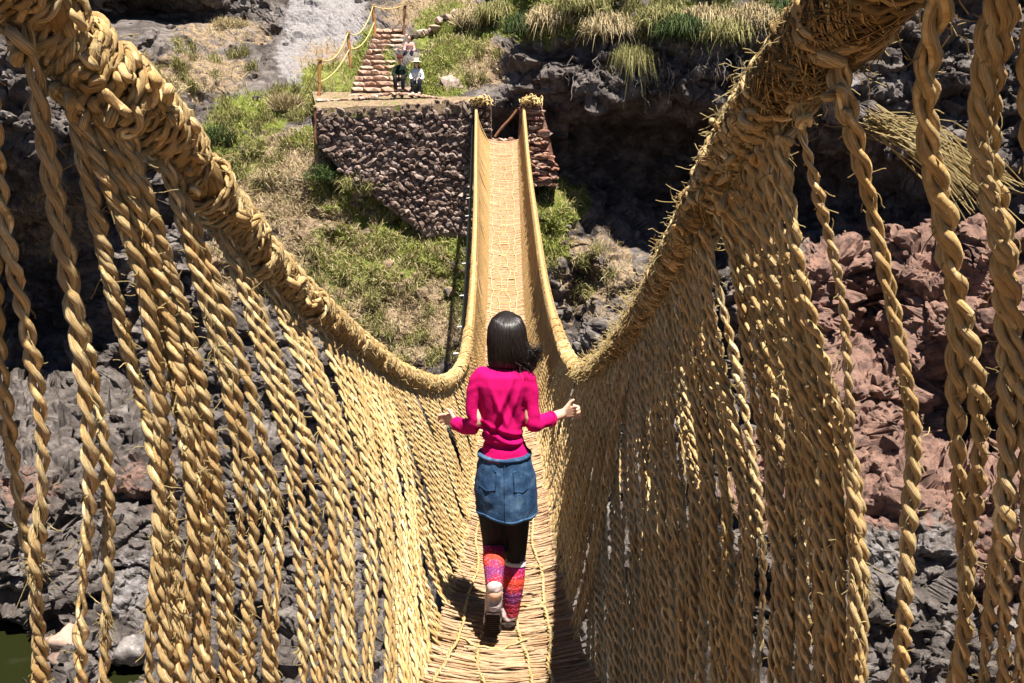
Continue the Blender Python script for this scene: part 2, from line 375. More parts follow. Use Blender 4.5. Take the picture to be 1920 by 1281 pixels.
m_red = gs([(500,330,50,60,.8),(560,420,70,35,.7),(680,570,60,45,.8),(470,420,40,50,.7),(1080,470,50,30,.5),(550,300,60,60,.8),(510,380,60,45,.85),(670,570,50,60,.5),(800,410,70,30,.9),(1700,620,330,230,1),(1460,880,110,130,1.05),(1750,880,240,110,1),(1600,700,150,160,1),(260,900,90,70,.55),(1860,450,80,60,.9),(1060,700,80,60,.35),(60,920,90,60,.5),(1880,1050,90,120,.7)])
m_light = gs([(610,40,90,90,.9),(560,110,50,60,.8),(430,230,70,30,.4),(250,1100,60,100,.55),(60,1080,80,60,.45),(1660,1020,200,90,.45),(1150,560,70,100,.45),(820,400,60,30,.5),(1560,160,50,80,.7)])
# fracture the surface along its normals
def normals(G):
    n = np.cross(np.gradient(G, axis=1), np.gradient(G, axis=0)); return n/(np.linalg.norm(n, axis=-1)[..., None]+1e-9)
N = normals(G); N = np.where((N[..., 1:2] > 0), -N, N)
soft = np.clip(np.maximum(m_grass, m_soil)*1.2, 0, 1)
scree = np.clip(m_light*1.2, 0, 1)
q = G+.35*np.stack([fbm(G*.9, 3, 5), fbm(G*.9, 3, 9), fbm(G*.9, 3, 13)], -1)
d1, e1, id1 = worley(q*np.array((.8, .8, 1.3)), 3); d2_, e2, id2 = worley(q*2.6, 21); d3_, e3, id3 = worley(q*6.5, 41)
rough = .85*(id1-.5)+.34*(id2-.5)+.04*(id3-.5)+.75*fbm(G*.6, 5, 77, .5)-.22*np.exp(-e1*9)-.12*np.exp(-e2*10)-.03*np.exp(-e3*8)+.07*fbm(G*2.2, 3, 88, ridge=True)
smoothn = .62*fbm(G*.55, 4, 99)-.25*np.exp(-(fbm(G*.5, 2, 131)/.07)**2)+.10*fbm(G*3., 3, 12)+.05*(id3-.5)
led = (G[..., 2]*.85+G[..., 0]*.12+1.1*fbm(G*.35, 3, 501)); lf = led-np.floor(led); rough = rough+.24*(np.clip(lf*1.25, 0, 1)-.5-.9*np.clip((lf-.86)/.14, 0, 1))
amp = rough*(1-.78*soft)*(1-.55*scree)+smoothn*soft
ed_ = np.linalg.norm(np.gradient(G, axis=0), axis=-1); amp = amp/(1+(ed_/.16)**2)
pl = np.exp(-(((GX-750)/260)**4+((GY-215)/70)**4)); amp = amp*(1-.9*pl)     # level ground near the abutment
G = G+N*amp[..., None]
NR, NC = GX.shape
idx = np.arange(NR*NC).reshape(NR, NC)
fq = np.stack([idx[:-1, :-1], idx[1:, :-1], idx[1:, 1:], idx[:-1, 1:]], -1).reshape(-1, 4)
mb = MB(); mb.add(G.reshape(-1, 3), fq, None, .5)
terr = mb.build('hillside', M['ground'], smooth=False, kind='structure')
for nm, a in (('grass', m_grass), ('soil', m_soil), ('red', m_red), ('light', m_light)):
    at_ = terr.data.attributes.new(nm, 'FLOAT', 'POINT'); at_.data.foreach_set('value', a.ravel().astype(np.float32))
def ground_at(px, py):
    i = int(np.clip(np.searchsorted(ay, py), 0, NR-1)); j = int(np.clip(np.searchsorted(ax, px), 0, NC-1)); return G[i, j].copy()
# near bank, behind and below the camera
u = np.linspace(-60, 60, 90); w = np.linspace(0, 1, 50); U, W = np.meshgrid(u, w)
yy = np.interp(W, [0, .25, .5, .75, 1], [9.5, 3.5, .5, -4, -30]); zz = np.interp(W, [0, .25, .5, .75, 1], [-13.6, -12.4, -7, -1.2, 6])
nb = np.stack([U, yy, zz], -1); nb = nb+.8*np.stack([fbm(nb*.35, 4, 1), fbm(nb*.35, 4, 2), fbm(nb*.35, 4, 3)], -1)*np.array((1, 1, .6))
I2 = np.arange(U.size).reshape(U.shape)
mb = MB(); mb.add(nb.reshape(-1, 3), np.stack([I2[:-1, :-1], I2[:-1, 1:], I2[1:, 1:], I2[1:, :-1]], -1).reshape(-1, 4), None, .5)
mb.build('near_bank', M['ground'], smooth=False, kind='structure')
mb = MB(); mb.add([(-70, 3, -13.15), (70, 3, -13.15), (70, 24, -13.15), (-70, 24, -13.15)], [[0, 1, 2, 3]])
mb.build('river', M['water'], kind='structure')

# ------------------------------------------------------------------ loose rock, grass, bushes on the bank
ico_v = None
def stone_proto(seed, sx=1, sy=1, sz=1, sub=1, flat=.0):
    import bmesh
    bm = bmesh.new(); bmesh.ops.create_icosphere(bm, subdivisions=sub, radius=1)
    v = np.array([x.co[:] for x in bm.verts]); f = np.array([[a.index for a in x.verts] for x in bm.faces]); bm.free()
    v = v/np.max(np.abs(v), axis=1)[:, None]**(.35+.6*((seed*7)%10)/10)          # squarish
    v = v*(1+.42*vnoise(v*1.3+seed*9.1, seed)[:, None])*np.array((sx, sy, sz))
    return v, f
def pick(mask, n, thr=.35):
    w = np.clip(mask-thr, 0, None)*(GX > -60)*(GX < 1990)*(GY > -60)*(GY < 1320)
    w = (w/w.sum()).ravel(); return rng.choice(w.size, n, p=w)
def rotz(v, a): c, s = math.cos(a), math.sin(a); return np.stack([v[:, 0]*c-v[:, 1]*s, v[:, 0]*s+v[:, 1]*c, v[:, 2]], 1)
Gf = G.reshape(-1, 3); Nf = normals(G); Nf = np.where(Nf[..., 1:2] > 0, -Nf, Nf).reshape(-1, 3)
protos = [stone_proto(k) for k in range(8)]
mb = MB(); rockmask = np.clip(1-.7*np.maximum(m_grass, m_soil)-.4*m_light, 0, 1)*np.clip(Nf[:, 2].reshape(GX.shape)+.3, 0, 1)
rockmask = rockmask*(1-.97*((GX > 560)&(GX < 900)&(GY < 215)&(GY > 0)))
ratt = []
for i in pick(rockmask, 3800, .1):
    v, f = protos[rng.integers(8)]; s = .032+.16*rng.random()**4.5; ratt += [i]*len(v)
    if Gf[i, 1] > 29: s *= 1.2
    mb.add(rotz(v*s*(.7+.6*rng.random(3)), rng.random()*6)+Gf[i], f)
ro = mb.build('loose_rubble', M['ground'], smooth=False, label='broken grey rubble strewn over the gorge sides', cat='rubble', kind='stuff')
for nm, a in (('grass', m_grass*0), ('soil', m_soil*.8), ('red', m_red), ('light', np.maximum(m_light, .22))):
    ro.data.attributes.new(nm, 'FLOAT', 'POINT').data.foreach_set('value', a.ravel()[np.array(ratt)].astype(np.float32))
def blades(mb, pts, nrm, L, wd, per=5, lean=.6, droop=.3):
    K = len(pts)*per; b = np.repeat(pts, per, 0)+rng.normal(0, .05, (K, 3)); n = np.repeat(nrm, per, 0)
    d = n*.5+np.array((0, 0, .9))+rng.normal(0, lean, (K, 3)); d /= np.linalg.norm(d, axis=1)[:, None]
    l = (L*(.5+rng.random(K)))[:, None]; sd = np.cross(d, rng.normal(0, 1, (K, 3))); sd /= np.linalg.norm(sd, axis=1)[:, None]+1e-6
    m1 = b+d*l*.55; t = b+d*l-np.array((0, 0, 1))*l*droop
    v = np.stack([b-sd*wd, b+sd*wd, m1+sd*wd*.7, m1-sd*wd*.7, t], 1).reshape(-1, 3); o = np.arange(K)[:, None]*5
    ti = np.repeat(rng.random(K), 5)
    n0 = mb.n; mb.add(v, o+np.array([[0, 1, 2, 3]]), None, ti); mb.f.append((o+np.array([[3, 2, 4]]))+n0)
gi = pick(m_grass*np.clip(.75+1.3*fbm(G*.9, 3, 61), .2, 1.2), 10000, .3); mb = MB(); blades(mb, Gf[gi], Nf[gi], .15, .010, 5)
mb.build('grass', M['grass'], smooth=False, label='short green grass on the far slope', cat='grass', kind='stuff')
gi = pick(np.maximum(m_soil, m_grass*.6)*(.6+.4*fbm(G*1.5, 3, 31)), 6000, .24); mb = MB(); blades(mb, Gf[gi], Nf[gi], .24, .009, 5)
mb.build('dry_grass', M['dry'], smooth=False, label='dry straw coloured grass on the far slope', cat='grass', kind='stuff')
def clump(px, py, r, n, L, mat, name, label, cat, group=None, droop=.3, lift=0, wd=.011, per=5, off=(0, -.1, 0), lean=.6):
    c = ground_at(px, py)+np.array(off); mb = MB()
    p = rng.normal(0, 1, (n, 3)); p = p/np.linalg.norm(p, axis=1)[:, None]*(rng.random((n, 1))**.5)*np.array(r); p[:, 2] = np.abs(p[:, 2])*.9
    nn = p/np.array(r); blades(mb, c+p, nn, L, wd, per, lean, droop)
    for _ in range(5): mb2 = None
    o = mb.build(name, M[mat], smooth=False, label=label, cat=cat, group=group); return o
clump(600, 335, (.5, .35, .5), 420, .12, 'bush', 'bush', 'dark green bush in the hollow left of the tall stone wall', 'bush')
clump(742, 378, (.45, .3, .3), 300, .10, 'bush', 'bush', 'low green bush against the foot of the stone wall', 'bush')
clump(800, 385, (.2, .2, .35), 160, .09, 'bush', 'bush', 'small dark bush in the gap at the lower wall corner', 'bush')
clump(410, 262, (.6, .4, .45), 380, .13, 'bush', 'bush', 'dark bush on the left edge of the grassy spur', 'bush')
clump(1015, 350, (.35, .3, .25), 220, .09, 'bush', 'bush', 'green bush at the foot of the right stone pillar', 'bush')
clump(540, 205, (.55, .4, .25), 260, .5, 'dry', 'grass_tuft', 'tall yellow grass tuft on the spur below the first post', 'grass tuft', droop=.25, lean=.35)
clump(495, 335, (.25, .2, .15), 130, .45, 'dry', 'grass_tuft', 'yellow grass tuft hanging over the pink bank', 'grass tuft', droop=.5, lean=.4)
clump(1180, 105, (.45, .2, .12), 190, .55, 'olive', 'grass_tuft', 'pale weeping grass tuft hanging in front of the overhang', 'grass tuft', droop=1.2, lean=.6, off=(0, -.3, 0), wd=.008)
clump(430, 45, (.8, .5, .25), 300, .3, 'dry', 'grass_tuft', 'brown dry clump on the grey scree at upper left', 'grass tuft', droop=.4)
clump(300, 165, (.7, .5, .3), 320, .3, 'dry', 'grass_tuft', 'brown dry clump behind the left handrail', 'grass tuft', droop=.4)
for k, (px, py) in enumerate([(890, 45), (935, 40), (985, 60), (1035, 40), (1085, 30), (1135, 60), (1235, 45), (1275, 70), (1315, 50), (1355, 72), (1400, 50), (1440, 66), (1470, 35), (1560, 60)]):
    clump(px, py, (.75, .45, .4), 520, .42, ('dry', 'olive', 'bush', 'dry', 'olive')[k % 5], 'hanging_shrub', '%s shrub hanging over the lip of the dark overhang, %s from the left' % (('yellow dry', 'olive green', 'dark green', 'yellow dry', 'olive green')[k % 5], ORD[k]), 'shrub', 'shrubs along the overhang lip', droop=.8, off=(0, -.25, .0), lean=.55, wd=.013)
mb = MB()
for i in pick(np.maximum(gs([(450,260,110,70,1),(560,200,80,40,1),(520,330,60,60,.6),(640,520,180,80,.6),(800,640,90,60,.8),(400,110,120,60,.7),(1300,20,240,50,1),(900,110,60,60,.6),(330,170,80,60,.7),(700,600,80,60,.6),(1090,520,60,80,.6),(660,350,60,40,.7),(760,400,40,20,.8)]), 0), 170, .2):
    n0 = 45; p = Gf[i]+rng.normal(0, .09, (n0, 3)); blades(mb, p, np.tile(Nf[i], (n0, 1)), .30+.2*rng.random(), .009, 3, .42, .45)
mb.build('tussock_grass', M['olive'], smooth=False, label='yellow green tussocks of coarse grass scattered over the far slopes', cat='grass', kind='stuff')
mb = MB()          # bare roots and twigs trailing below the lip
for k in range(70):
    px = 1060+rng.random()*430; a = ground_at(px, 95+rng.random()*40)+np.array((0, -.35, 0)); L = .3+.7*rng.random(); p = [a]
    for i in range(7): p.append(p[-1]+np.array((rng.normal(0, .05), rng.normal(0, .03), -L/7)))
    tube(mb, np.array(p), np.linspace(.012, .004, 8), 3)
mb.build('trailing_roots', M['twiggy'], label='pale bare roots trailing below the overhang lip', cat='roots', kind='stuff')
for (px, py, s, lab) in [(108, 1205, (.42, .36, .40), 'smooth pink boulder at the green water edge, bottom left'), (255, 1215, (.35, .35, .3), 'pale grey boulder beside the dark hole above the river')]:
    v, f = stone_proto(px, *s, sub=3); c = ground_at(px, py)
    v = v*(1+.05*fbm(v*4, 3, 3)[:, None]); mb = MB(); mb.add(v, f, None, .5)
    o = mb.build('boulder', M['pinkstone'] if px < 200 else M['rubble'], label=lab, cat='boulder'); o.location = c+np.array((0, -.15, .05))

# ------------------------------------------------------------------ stone abutment, platform and stairs
YW = 25.5
meshes = []
for k in range(10):
    v, f = stone_proto(50+k, sub=1); mb = MB(); mb.add(v, f, None, k/10); meshes.append(mb.mesh('stone', M['wallstone'], False))
meshes_red = []
for k in range(8):
    v, f = stone_proto(80+k, sub=1); mb = MB(); mb.add(v, f, None, k/8); meshes_red.append(mb.mesh('stone', M['redstone'], False))
meshes_st = []
for k in range(8):
    v, f = stone_proto(110+k, sub=1); mb = MB(); mb.add(v, f, None, k/8); meshes_st.append(mb.mesh('stone', M['stairstone'], False))
def stone_face(parent, poly, Yf, ms, size=.17, limit=300, depth=.13, coursed=False, mat=None):
    """stones laid over a polygon of (X, Z) at distance Yf, largest first as parts, the rest joined"""
    poly = np.array(poly); x0, z0 = poly.min(0); x1, z1 = poly.max(0)
    def inside(x, z):
        c = False; j = len(poly)-1
        for i in range(len(poly)):
            if (poly[i, 1] > z) != (poly[j, 1] > z) and x < (poly[j, 0]-poly[i, 0])*(z-poly[i, 1])/(poly[j, 1]-poly[i, 1])+poly[i, 0]: c = not c
            j = i
        return c
    L = []; z = z0; 
    while z < z1+size*.3:
        h = size*(.55+.5*rng.random())*(.7 if coursed else .9); x = x0-rng.random()*size
        while x < x1+size*.4:
            w = size*(.6+1.0*rng.random()**1.3)*(1.5 if coursed else 1)
            if inside(x+w/2, z+h/2) and (not coursed or (inside(x+w*.85, z+h*.5) and inside(x+w*.1, z+h*.5))): L.append((x+w/2, z+h/2, w, h))
            x += w*.93
        z += h*.92
    L.sort(key=lambda a: -a[2]*a[3]); rest = MB()
    for n_, (x, z, w, h) in enumerate(L):
        a = rng.normal(0, .5 if not coursed else .07); s = (w*.57, depth*(.55+.5*rng.random()), h*.60)
        zz = z+rng.normal(0, .035 if not coursed else .015); loc = (x+rng.normal(0, .02), Yf-.03+rng.normal(0, .03), zz)
        mw = Matrix.LocRotScale(Vector(loc), Matrix.Rotation(a, 3, 'Y').to_quaternion() @ Matrix.Rotation(rng.random()*.4-.2, 3, 'X').to_quaternion(), Vector(s))
        me = ms[rng.integers(len(ms))]
        if n_ < limit: inst('stone', me, parent, mw)
        else:
            v = np.array([mw @ q.co for q in me.vertices]); f = np.array([p.vertices[:] for p in me.polygons]); rest.add(v, f)
    if rest.n: rest.build('small_stones', me.materials[0], parent, smooth=False, kind='stuff')
def xz(px, py, Y=YW): p = PY(px, py, Y); return (p[0], p[2])
def prism(mb, poly, y0, y1):
    n = len(poly); v = [(x, y0, z) for x, z in poly]+[(x, y1, z) for x, z in poly]
    mb.add(v, [[i, (i+1) % n, n+(i+1) % n, n+i] for i in range(n)], None, .3)
    c = np.mean(poly, 0)
    for y in (y0, y1):
        mb.add([(x, y, z) for x, z in poly]+[(c[0], y, c[1])], [[i, (i+1) % n, n] for i in range(n)], None, .3)
wall = empty('retaining_wall', (0, 0, 0), label='tall dry stone retaining wall of dark reddish rubble left of the bridge end', cat='wall')
pw = [xz(596, 203), xz(650, 200), xz(740, 199), xz(820, 192), xz(893, 192), xz(893, 440), xz(800, 440), xz(745, 400), xz(700, 362), xz(640, 318), xz(605, 275), xz(594, 255)]
mb = MB(); prism(mb, [(x, z-.05) for x, z in pw], YW-.035, YW+.9); mb.build('core', M['wallstone'], wall, smooth=False)
stone_face(wall, pw, YW, meshes, .19, 300)
pl_ = empty('stone_pillar', (0, 0, 0), label='short stone pillar carrying the left handrail at the far bridge end', cat='pillar')
pp = [xz(890, 186, 25.2), xz(920, 188, 25.2), xz(921, 262, 25.2), xz(892, 262, 25.2)]
mb = MB(); prism(mb, pp, 25.25, 26.3); mb.build('core', M['wallstone'], pl_, smooth=False); stone_face(pl_, pp, 25.2, meshes, .15, 60, .10)
pr = empty('stone_pillar', (0, 0, 0), label='battered stone pillar of red and grey courses right of the bridge end', cat='pillar')
pp = [xz(972, 186, 25.2), xz(1016, 186, 25.2), xz(1030, 240, 25.2), xz(1052, 345, 25.2), xz(985, 350, 25.2), xz(968, 262, 25.2)]
cc_ = np.mean(pp, 0); mb = MB(); prism(mb, [tuple(cc_+(np.array(q)-cc_)*.9) for q in pp], 25.25, 26.6); mb.build('core', M['redstone'], pr, smooth=False); stone_face(pr, pp, 25.2, meshes_red, .2, 150, .12, True)
# end face under the deck
ab = empty('abutment', (0, 0, 0), label='low stone abutment face directly under the far end of the deck', cat='abutment')
pa = [xz(915, 262, 25.0), xz(972, 262, 25.0), xz(990, 420, 25.0), xz(893, 430, 25.0)]
mb = MB(); prism(mb, pa, 25.05, 26.3); mb.build('core', M['wallstone'], ab, smooth=False); stone_face(ab, pa, 25.0, meshes_red, .2, 120)
# platform: earth sheet with slight relief
def sheet(name, corners, mat, n=24, amp=.05, thick=.3, attrs=None):
    a, b, c, d = [np.array(x) for x in corners]; u = np.linspace(0, 1, n); U, W = np.meshgrid(u, u)
    p = ((1-U)*(1-W))[..., None]*a+(U*(1-W))[..., None]*b+(U*W)[..., None]*c+((1-U)*W)[..., None]*d
    p[..., 2] += amp*fbm(p*2.5, 3, 5); I = np.arange(n*n).reshape(n, n)
    mb = MB(); mb.add(p.reshape(-1, 3), np.stack([I[:-1, :-1], I[:-1, 1:], I[1:, 1:], I[1:, :-1]], -1).reshape(-1, 4), None, .5)
    e = np.concatenate([I[0], I[:, -1], I[-1, ::-1], I[::-1, 0]]); v = p.reshape(-1, 3)[e]; k = len(e); lo = v-np.array((0, 0, thick))
    j = np.arange(k-1); mb.add(np.vstack([v, lo]), np.stack([j, j+k, j+k+1, j+1], 1), None, .5)
    o = mb.build(name, mat, smooth=False, kind='structure')
    for nm in ('grass', 'soil', 'red', 'light'):
        q = o.data.attributes.new(nm, 'FLOAT', 'POINT'); val = (attrs or {}).get(nm, 0)
        q.data.foreach_set('value', np.full(len(o.data.vertices), val, np.float32))
    return o
A0 = PY(594, 203, YW-.1); A1 = PY(893, 192, YW-.1)
sheet('platform', [A0, A1, PY(905, 172, 27.2), PY(585, 172, 27.6)], M['ground'], attrs=dict(soil=.75, light=.4, grass=.35))
kerb = empty('stone_edging', (0, 0, 0), label='thin line of pink edging stones across the platform in front of the stairs', cat='edging')
for k in range(26):
    t = k/25; px = 600+285*t; p = PY(px, 186-8*math.sin(t*3.1)+4*math.sin(t*9), 26.3)
    inst('stone', meshes_st[k % 8], kerb, Matrix.LocRotScale(Vector(p)+Vector((0, 0, -.02)), Matrix.Rotation(rng.normal(0, .3), 3, 'Z').to_quaternion(), Vector((.13, .1, .05))))
stair = empty('stone_stairway', (0, 0, 0), label='rough pink stone stairway climbing the slope behind the platform', cat='stairs')
NS = 13
for i in range(NS):
    t = i/(NS-1); Yc = 26.9+4.6*t
    pxl = 652+(700-652)*t**.9; pxr = 792-26*t; py = 176-122*t**.93
    a = PY(pxl, py, Yc); b = PY(pxr, py, Yc); h = .22
    mb = MB(); x0, x1, z = a[0], b[0], a[2]
    v = [(x0, Yc+.06, z-.5), (x1, Yc+.06, z-.5), (x1, Yc+.9, z-.5), (x0, Yc+.9, z-.5), (x0, Yc+.06, z-.03), (x1, Yc+.06, z-.03), (x1, Yc+.9, z-.03), (x0, Yc+.9, z-.03)]
    mb.add(v, [[0, 1, 5, 4], [1, 2, 6, 5], [2, 3, 7, 6], [3, 0, 4, 7], [4, 5, 6, 7]], None, rng.random()); st = mb.build('step', M['stairstone'], stair, smooth=False)
    x = x0
    while x < x1-.1:
        w = min(.28+.4*rng.random(), x1-x+.05)
        inst('stone', meshes_st[rng.integers(8)], st, Matrix.LocRotScale(Vector((x+w/2, Yc+.1+rng.normal(0, .03), z-.06+rng.normal(0, .012))), Matrix.Rotation(rng.normal(0, .12), 3, 'Z').to_quaternion(), Vector((w*.52, .20+.08*rng.random(), .055+.045*rng.random()))))
        x += w
# rocks lining the right of the stairs, higher up
for k in range(14):
    px = 775+130*(k/14); py = 62-48*(k/14)+rng.normal(0, 3); c = ground_at(px, py)+np.array((0, -.12, .04))
    inst('edge_rock', meshes_st[k % 8] if k % 3 else meshes[k % 10], None, Matrix.LocRotScale(Vector(c), Matrix.Rotation(rng.random()*3, 3, 'Z').to_quaternion(), Vector((.2, .16, .13))), label='pale rock edging the upper path, %s counted from the stair top' % ORD[k], cat='rock', group='rocks edging the upper path')
for k, (px, py, s) in enumerate([(828, 168, .25), (845, 160, .3), (865, 172, .22), (818, 180, .15)]):
    c = PY(px, py, 27.1); inst('rock', meshes[k], None, Matrix.LocRotScale(Vector(c), None, Vector((s, s*.8, s*1.1))), label=['tall grey rock behind the left pillar, second from the seated people', 'largest grey rock in the row behind the left pillar', 'grey rock nearest the left pillar at the back of the platform', 'smallest grey rock at the feet of the person in straw hat'][k], cat='rock', group='rocks behind the left pillar')
# posts with straw rope handrail
posts = []
for (a, b, Yp, r, mt, lab) in [((600, 108), (597, 192), 27.0, .05, 'wood', 'wooden post at the left corner of the platform, lowest of the stair posts'),
        ((653, 58), (656, 116), 29.3, .05, 'wood', 'orange wooden post halfway up the stairs on the left'),
        ((700, 8), (703, 60), 31.2, .055, 'wood', 'orange wooden post at the top left of the stairs'),
        ((759, 6), (757, 66), 31.2, .05, 'darkwood', 'brown wooden post at the top right of the stairs'),
        ((590, 196), (592, 256), 25.35, .035, 'darkwood', 'thin dark stake at the left end of the stone wall')]:
    p0, p1 = PY(*a, Yp), PY(*b, Yp); mb = MB(); L = np.linspace(0, 1, 8)[:, None]; pth = p1*(1-L)+p0*L+np.array((0, 0, -.2))*(1-L)+.012*rng.normal(0, 1, (8, 3))
    e = empty('wooden_post', tuple(p1), label=lab, cat='post')
    tube(mb, pth-p1, r*(1+.1*rng.normal(0, 1, 8)), 7); mb.build('shaft', M[mt], e)
    mb = MB(); q = np.array([p0-p1+np.array((math.cos(x)*(r+.015), math.sin(x)*(r+.015), -.10+.006*x)) for x in np.linspace(0, 14, 40)]); tube(mb, q, .014, 5); mb.build('lashing', M['fibre'], e)
    posts.append((p0, p1))
mb = MB()
for (a, b, sg) in [(posts[0][0], posts[1][0], .35), (posts[1][0], posts[2][0], .4), (posts[2][0], posts[3][0], .12), (posts[0][0]*.5+posts[0][1]*.5, posts[1][0]*.45+posts[1][1]*.55, .2), (posts[1][0]*.5+posts[1][1]*.5, posts[2][0]*.4+posts[2][1]*.6, .3), (posts[0][0], PY(560, 190, 27.5), .1)]:
    t = np.linspace(0, 1, 14)[:, None]; p = a*(1-t)+b*t-np.array((0, 0, 1))*sg*4*t*(1-t)-np.array((0, .05, .06)); tube(mb, p, .022, 5)
mb.build('rope_handrail', M['fibre'], label='yellow straw rope strung between the posts beside the stairs', cat='rope')
mb = MB(); a = PY(930, 254, 25.6); b = PY(968, 208, 25.6); tube(mb, np.array([a+(b-a)*t+np.array((0, 0, .02*math.sin(t*6))) for t in np.linspace(-.05, 1.05, 9)]), .045, 7)
mb.build('wooden_pole', M['darkwood'], label='brown pole leaning in the dark opening behind the deck end', cat='pole')

# ------------------------------------------------------------------ the bridge
bridge = empty('rope_bridge', (0, 3, -2.2), label='long sagging straw rope bridge with net sides spanning the gorge', cat='bridge')
bridge.location = (0, 0, 0)
LR = [(-1.0, -3.4, 2.1), (-.95, -1.6, 1.45), (-.88, -.2, .82), P(-60, -120, 1.12)] + [P(*a) for a in
      [(60, 25, 1.32), (150, 95, 1.40), (250, 185, 1.50), (345, 292, 1.75), (430, 405, 2.03), (510, 500, 2.39), (610, 592, 3.07), (690, 655, 3.9), (740, 692, 4.5), (790, 713, 5.2), (820, 718, 5.7), (842, 712, 6.3), (863, 690, 7.0), (877, 640, 8), (886, 530, 11), (891, 400, 15.5), (892, 300, 20), (893, 192, 24.6)]]
RR = [(.60, -3.4, 2.2), (.56, -1.6, 1.35), (.53, -.2, .82), (.525, .6, .50)] + [P(*a) for a in
      [(1600, 5, 1.22), (1550, 60, 1.34), (1460, 175, 1.58), (1375, 300, 1.90), (1300, 435, 2.33), (1235, 550, 2.88), (1180, 628, 3.6), (1130, 678, 4.65), (1098, 694, 5.5), (1075, 684, 6.1), (1046, 620, 8), (1022, 520, 11), (1004, 400, 15.5), (991, 300, 20), (981, 192, 24.6)]]
LRp, RRp = smooth_path(LR, step=.02), smooth_path(RR, step=.02)
def at_y(path, Y, col=1):
    i = np.searchsorted(path[:, 1], Y); i = min(max(i, 1), len(path)-1); return path[i]
def deckz(Y):
    s = Y+3; return -.55-10*s*(28-s)/784
def fl(Y, side):      # floor edge
    if side < 0: return np.interp(Y, [-3, 1, 1.8, 2.8, 4, 8, 12, 18, 24.5], [-.8, -.75, -.5, -.33, -.26, -.30, -.40, -.52, -.66])
    return np.interp(Y, [-3, 1, 1.8, 2.8, 4, 8, 12, 18, 24.5], [.8, .85, .60, .275, .245, .20, .20, .20, .17])
# handrail cables
for side, path, nm, lab in ((-1, LRp, 'handrail', 'lumpy left handrail bound with cord'), (1, RRp, 'handrail', 'thick shaggy right handrail')):
    hr = MB(); wr = MB()
    near = path[path[:, 1] < 7.5]; far = path[path[:, 1] >= 7.3]
    y = near[:, 1]; rc = np.interp(y, [-3, .8, 1.6, 3, 5, 8], [.056, .050, .044, .037, .032, .032] if side < 0 else [.060, .058, .052, .044, .035, .032])
    T_, A_, B_ = frames(near); s = np.arange(len(near))*.02; rc = rc*(1+.11*np.sin(s*2*np.pi/.155+.8*np.sin(s*3))+.05*np.sin(s*23))
    for k in range(4):
        ph = s/.42*2*np.pi+k*np.pi/2
        c = near+(rc*.55)[:, None]*(A_*np.cos(ph)[:, None]+B_*np.sin(ph)[:, None]); tube(hr, c, rc*.56, 9, k*3)
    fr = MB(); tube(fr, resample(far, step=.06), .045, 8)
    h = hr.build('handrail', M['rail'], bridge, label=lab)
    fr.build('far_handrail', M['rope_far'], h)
    # cord wound round the cable in tight bands with open crossings
    pos = 0; seg = []; i0 = 0; L = len(near)
    ang = 0; pts = []; a_ = [] 
    band = 0; ll = 0; x = 0.; 
    while x < L-2:
        i = int(x); pitch = .024 if band else .11
        if side > 0: pitch = .03 if band else .07
        r_ = rc[i]*(1.12 if band else 1.16)*(1+.05*math.sin(x*.13))+.008
        ang += .42; x += pitch*.42/(2*math.pi)/.02; ll += pitch*.42/(2*math.pi)
        fx = min(x, L-1.001); i = int(fx); u_ = fx-i; c = near[i]*(1-u_)+near[min(i+1, L-1)]*u_
        pts.append(c+r_*(A_[i]*math.cos(ang)+B_[i]*math.sin(ang)))
        if ll > (.10+.07*rng.random() if band else .07+.05*rng.random()): band = 1-band; ll = 0
    pts = np.array(pts); 
    twisted(wr, pts, .0115, .075, 2, 5, 6)
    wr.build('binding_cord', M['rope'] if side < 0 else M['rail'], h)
def hang(pts, side, top_loop=True, r=.0135, rc=.05, turns=1.35, hi=True, mat='rope', loose=.012):
    """a rope looped over the handrail and falling along pts"""
    pts = [np.array(q) for q in pts]; path = LRp if side < 0 else RRp
    i = int(np.argmin(np.linalg.norm(path-pts[0], axis=1))); i = min(max(i, 1), len(path)-2); ax_ = path[i+1]-path[i-1]; ax_ /= np.linalg.norm(ax_)
    up = np.array((0, 0, 1.))-ax_*ax_[2]; up /= np.linalg.norm(up); inn = np.cross(ax_, up)
    if inn[0]*side > 0: inn = -inn      # towards the walkway
    out = []
    if top_loop:
        a = np.linspace(-turns*2*np.pi, 0, int(10*turns)+4)
        for q in a: out.append(path[i]+ax_*(q*.0042+rng.normal(0, .0015))+(rc+.010+.003*rng.random())*(inn*math.cos(q+1.45)-up*math.sin(q+1.45)))
    else: out.append(path[i]+inn*(rc+.01))
    q = smooth_path([out[-1]+np.array((0, 0, -.02))]+pts[1:], step=.03)
    n = len(q); w = np.sin(np.linspace(0, np.pi, n))[:, None]
    ph = rng.random(3)*6; tt = np.linspace(0, 1, n)[:, None]
    q = q+w*loose*np.hstack([np.sin(tt*7+ph[0])+.4*np.sin(tt*19+ph[1]), np.sin(tt*9+ph[1])+.4*np.sin(tt*23+ph[2]), 0*tt])
    return np.vstack([np.array(out), q])
def Db(b):
    return np.interp(b, [-40, 70, 170, 300, 450, 600, 720, 820, 1085, 1180, 1290, 1450, 1600, 1700, 1800, 1960],
                     [1.46, 1.55, 1.62, 1.75, 1.95, 2.25, 2.65, 3.29, 3.29, 2.85, 2.5, 2.08, 1.8, 1.62, 1.52, 1.42])
ropes = []       # (distance, path points, radius)
def rail_x(side, px):      # handrail place seen at a given bearing, near part
    path = LRp if side < 0 else RRp; m = path[(path[:, 1] > .5) & (path[:, 1] < 5.2)]
    D = m[:, 1]*CP-m[:, 2]*SP; X = 960+F*m[:, 0]/D; return m[int(np.argmin(abs(X-px)))]
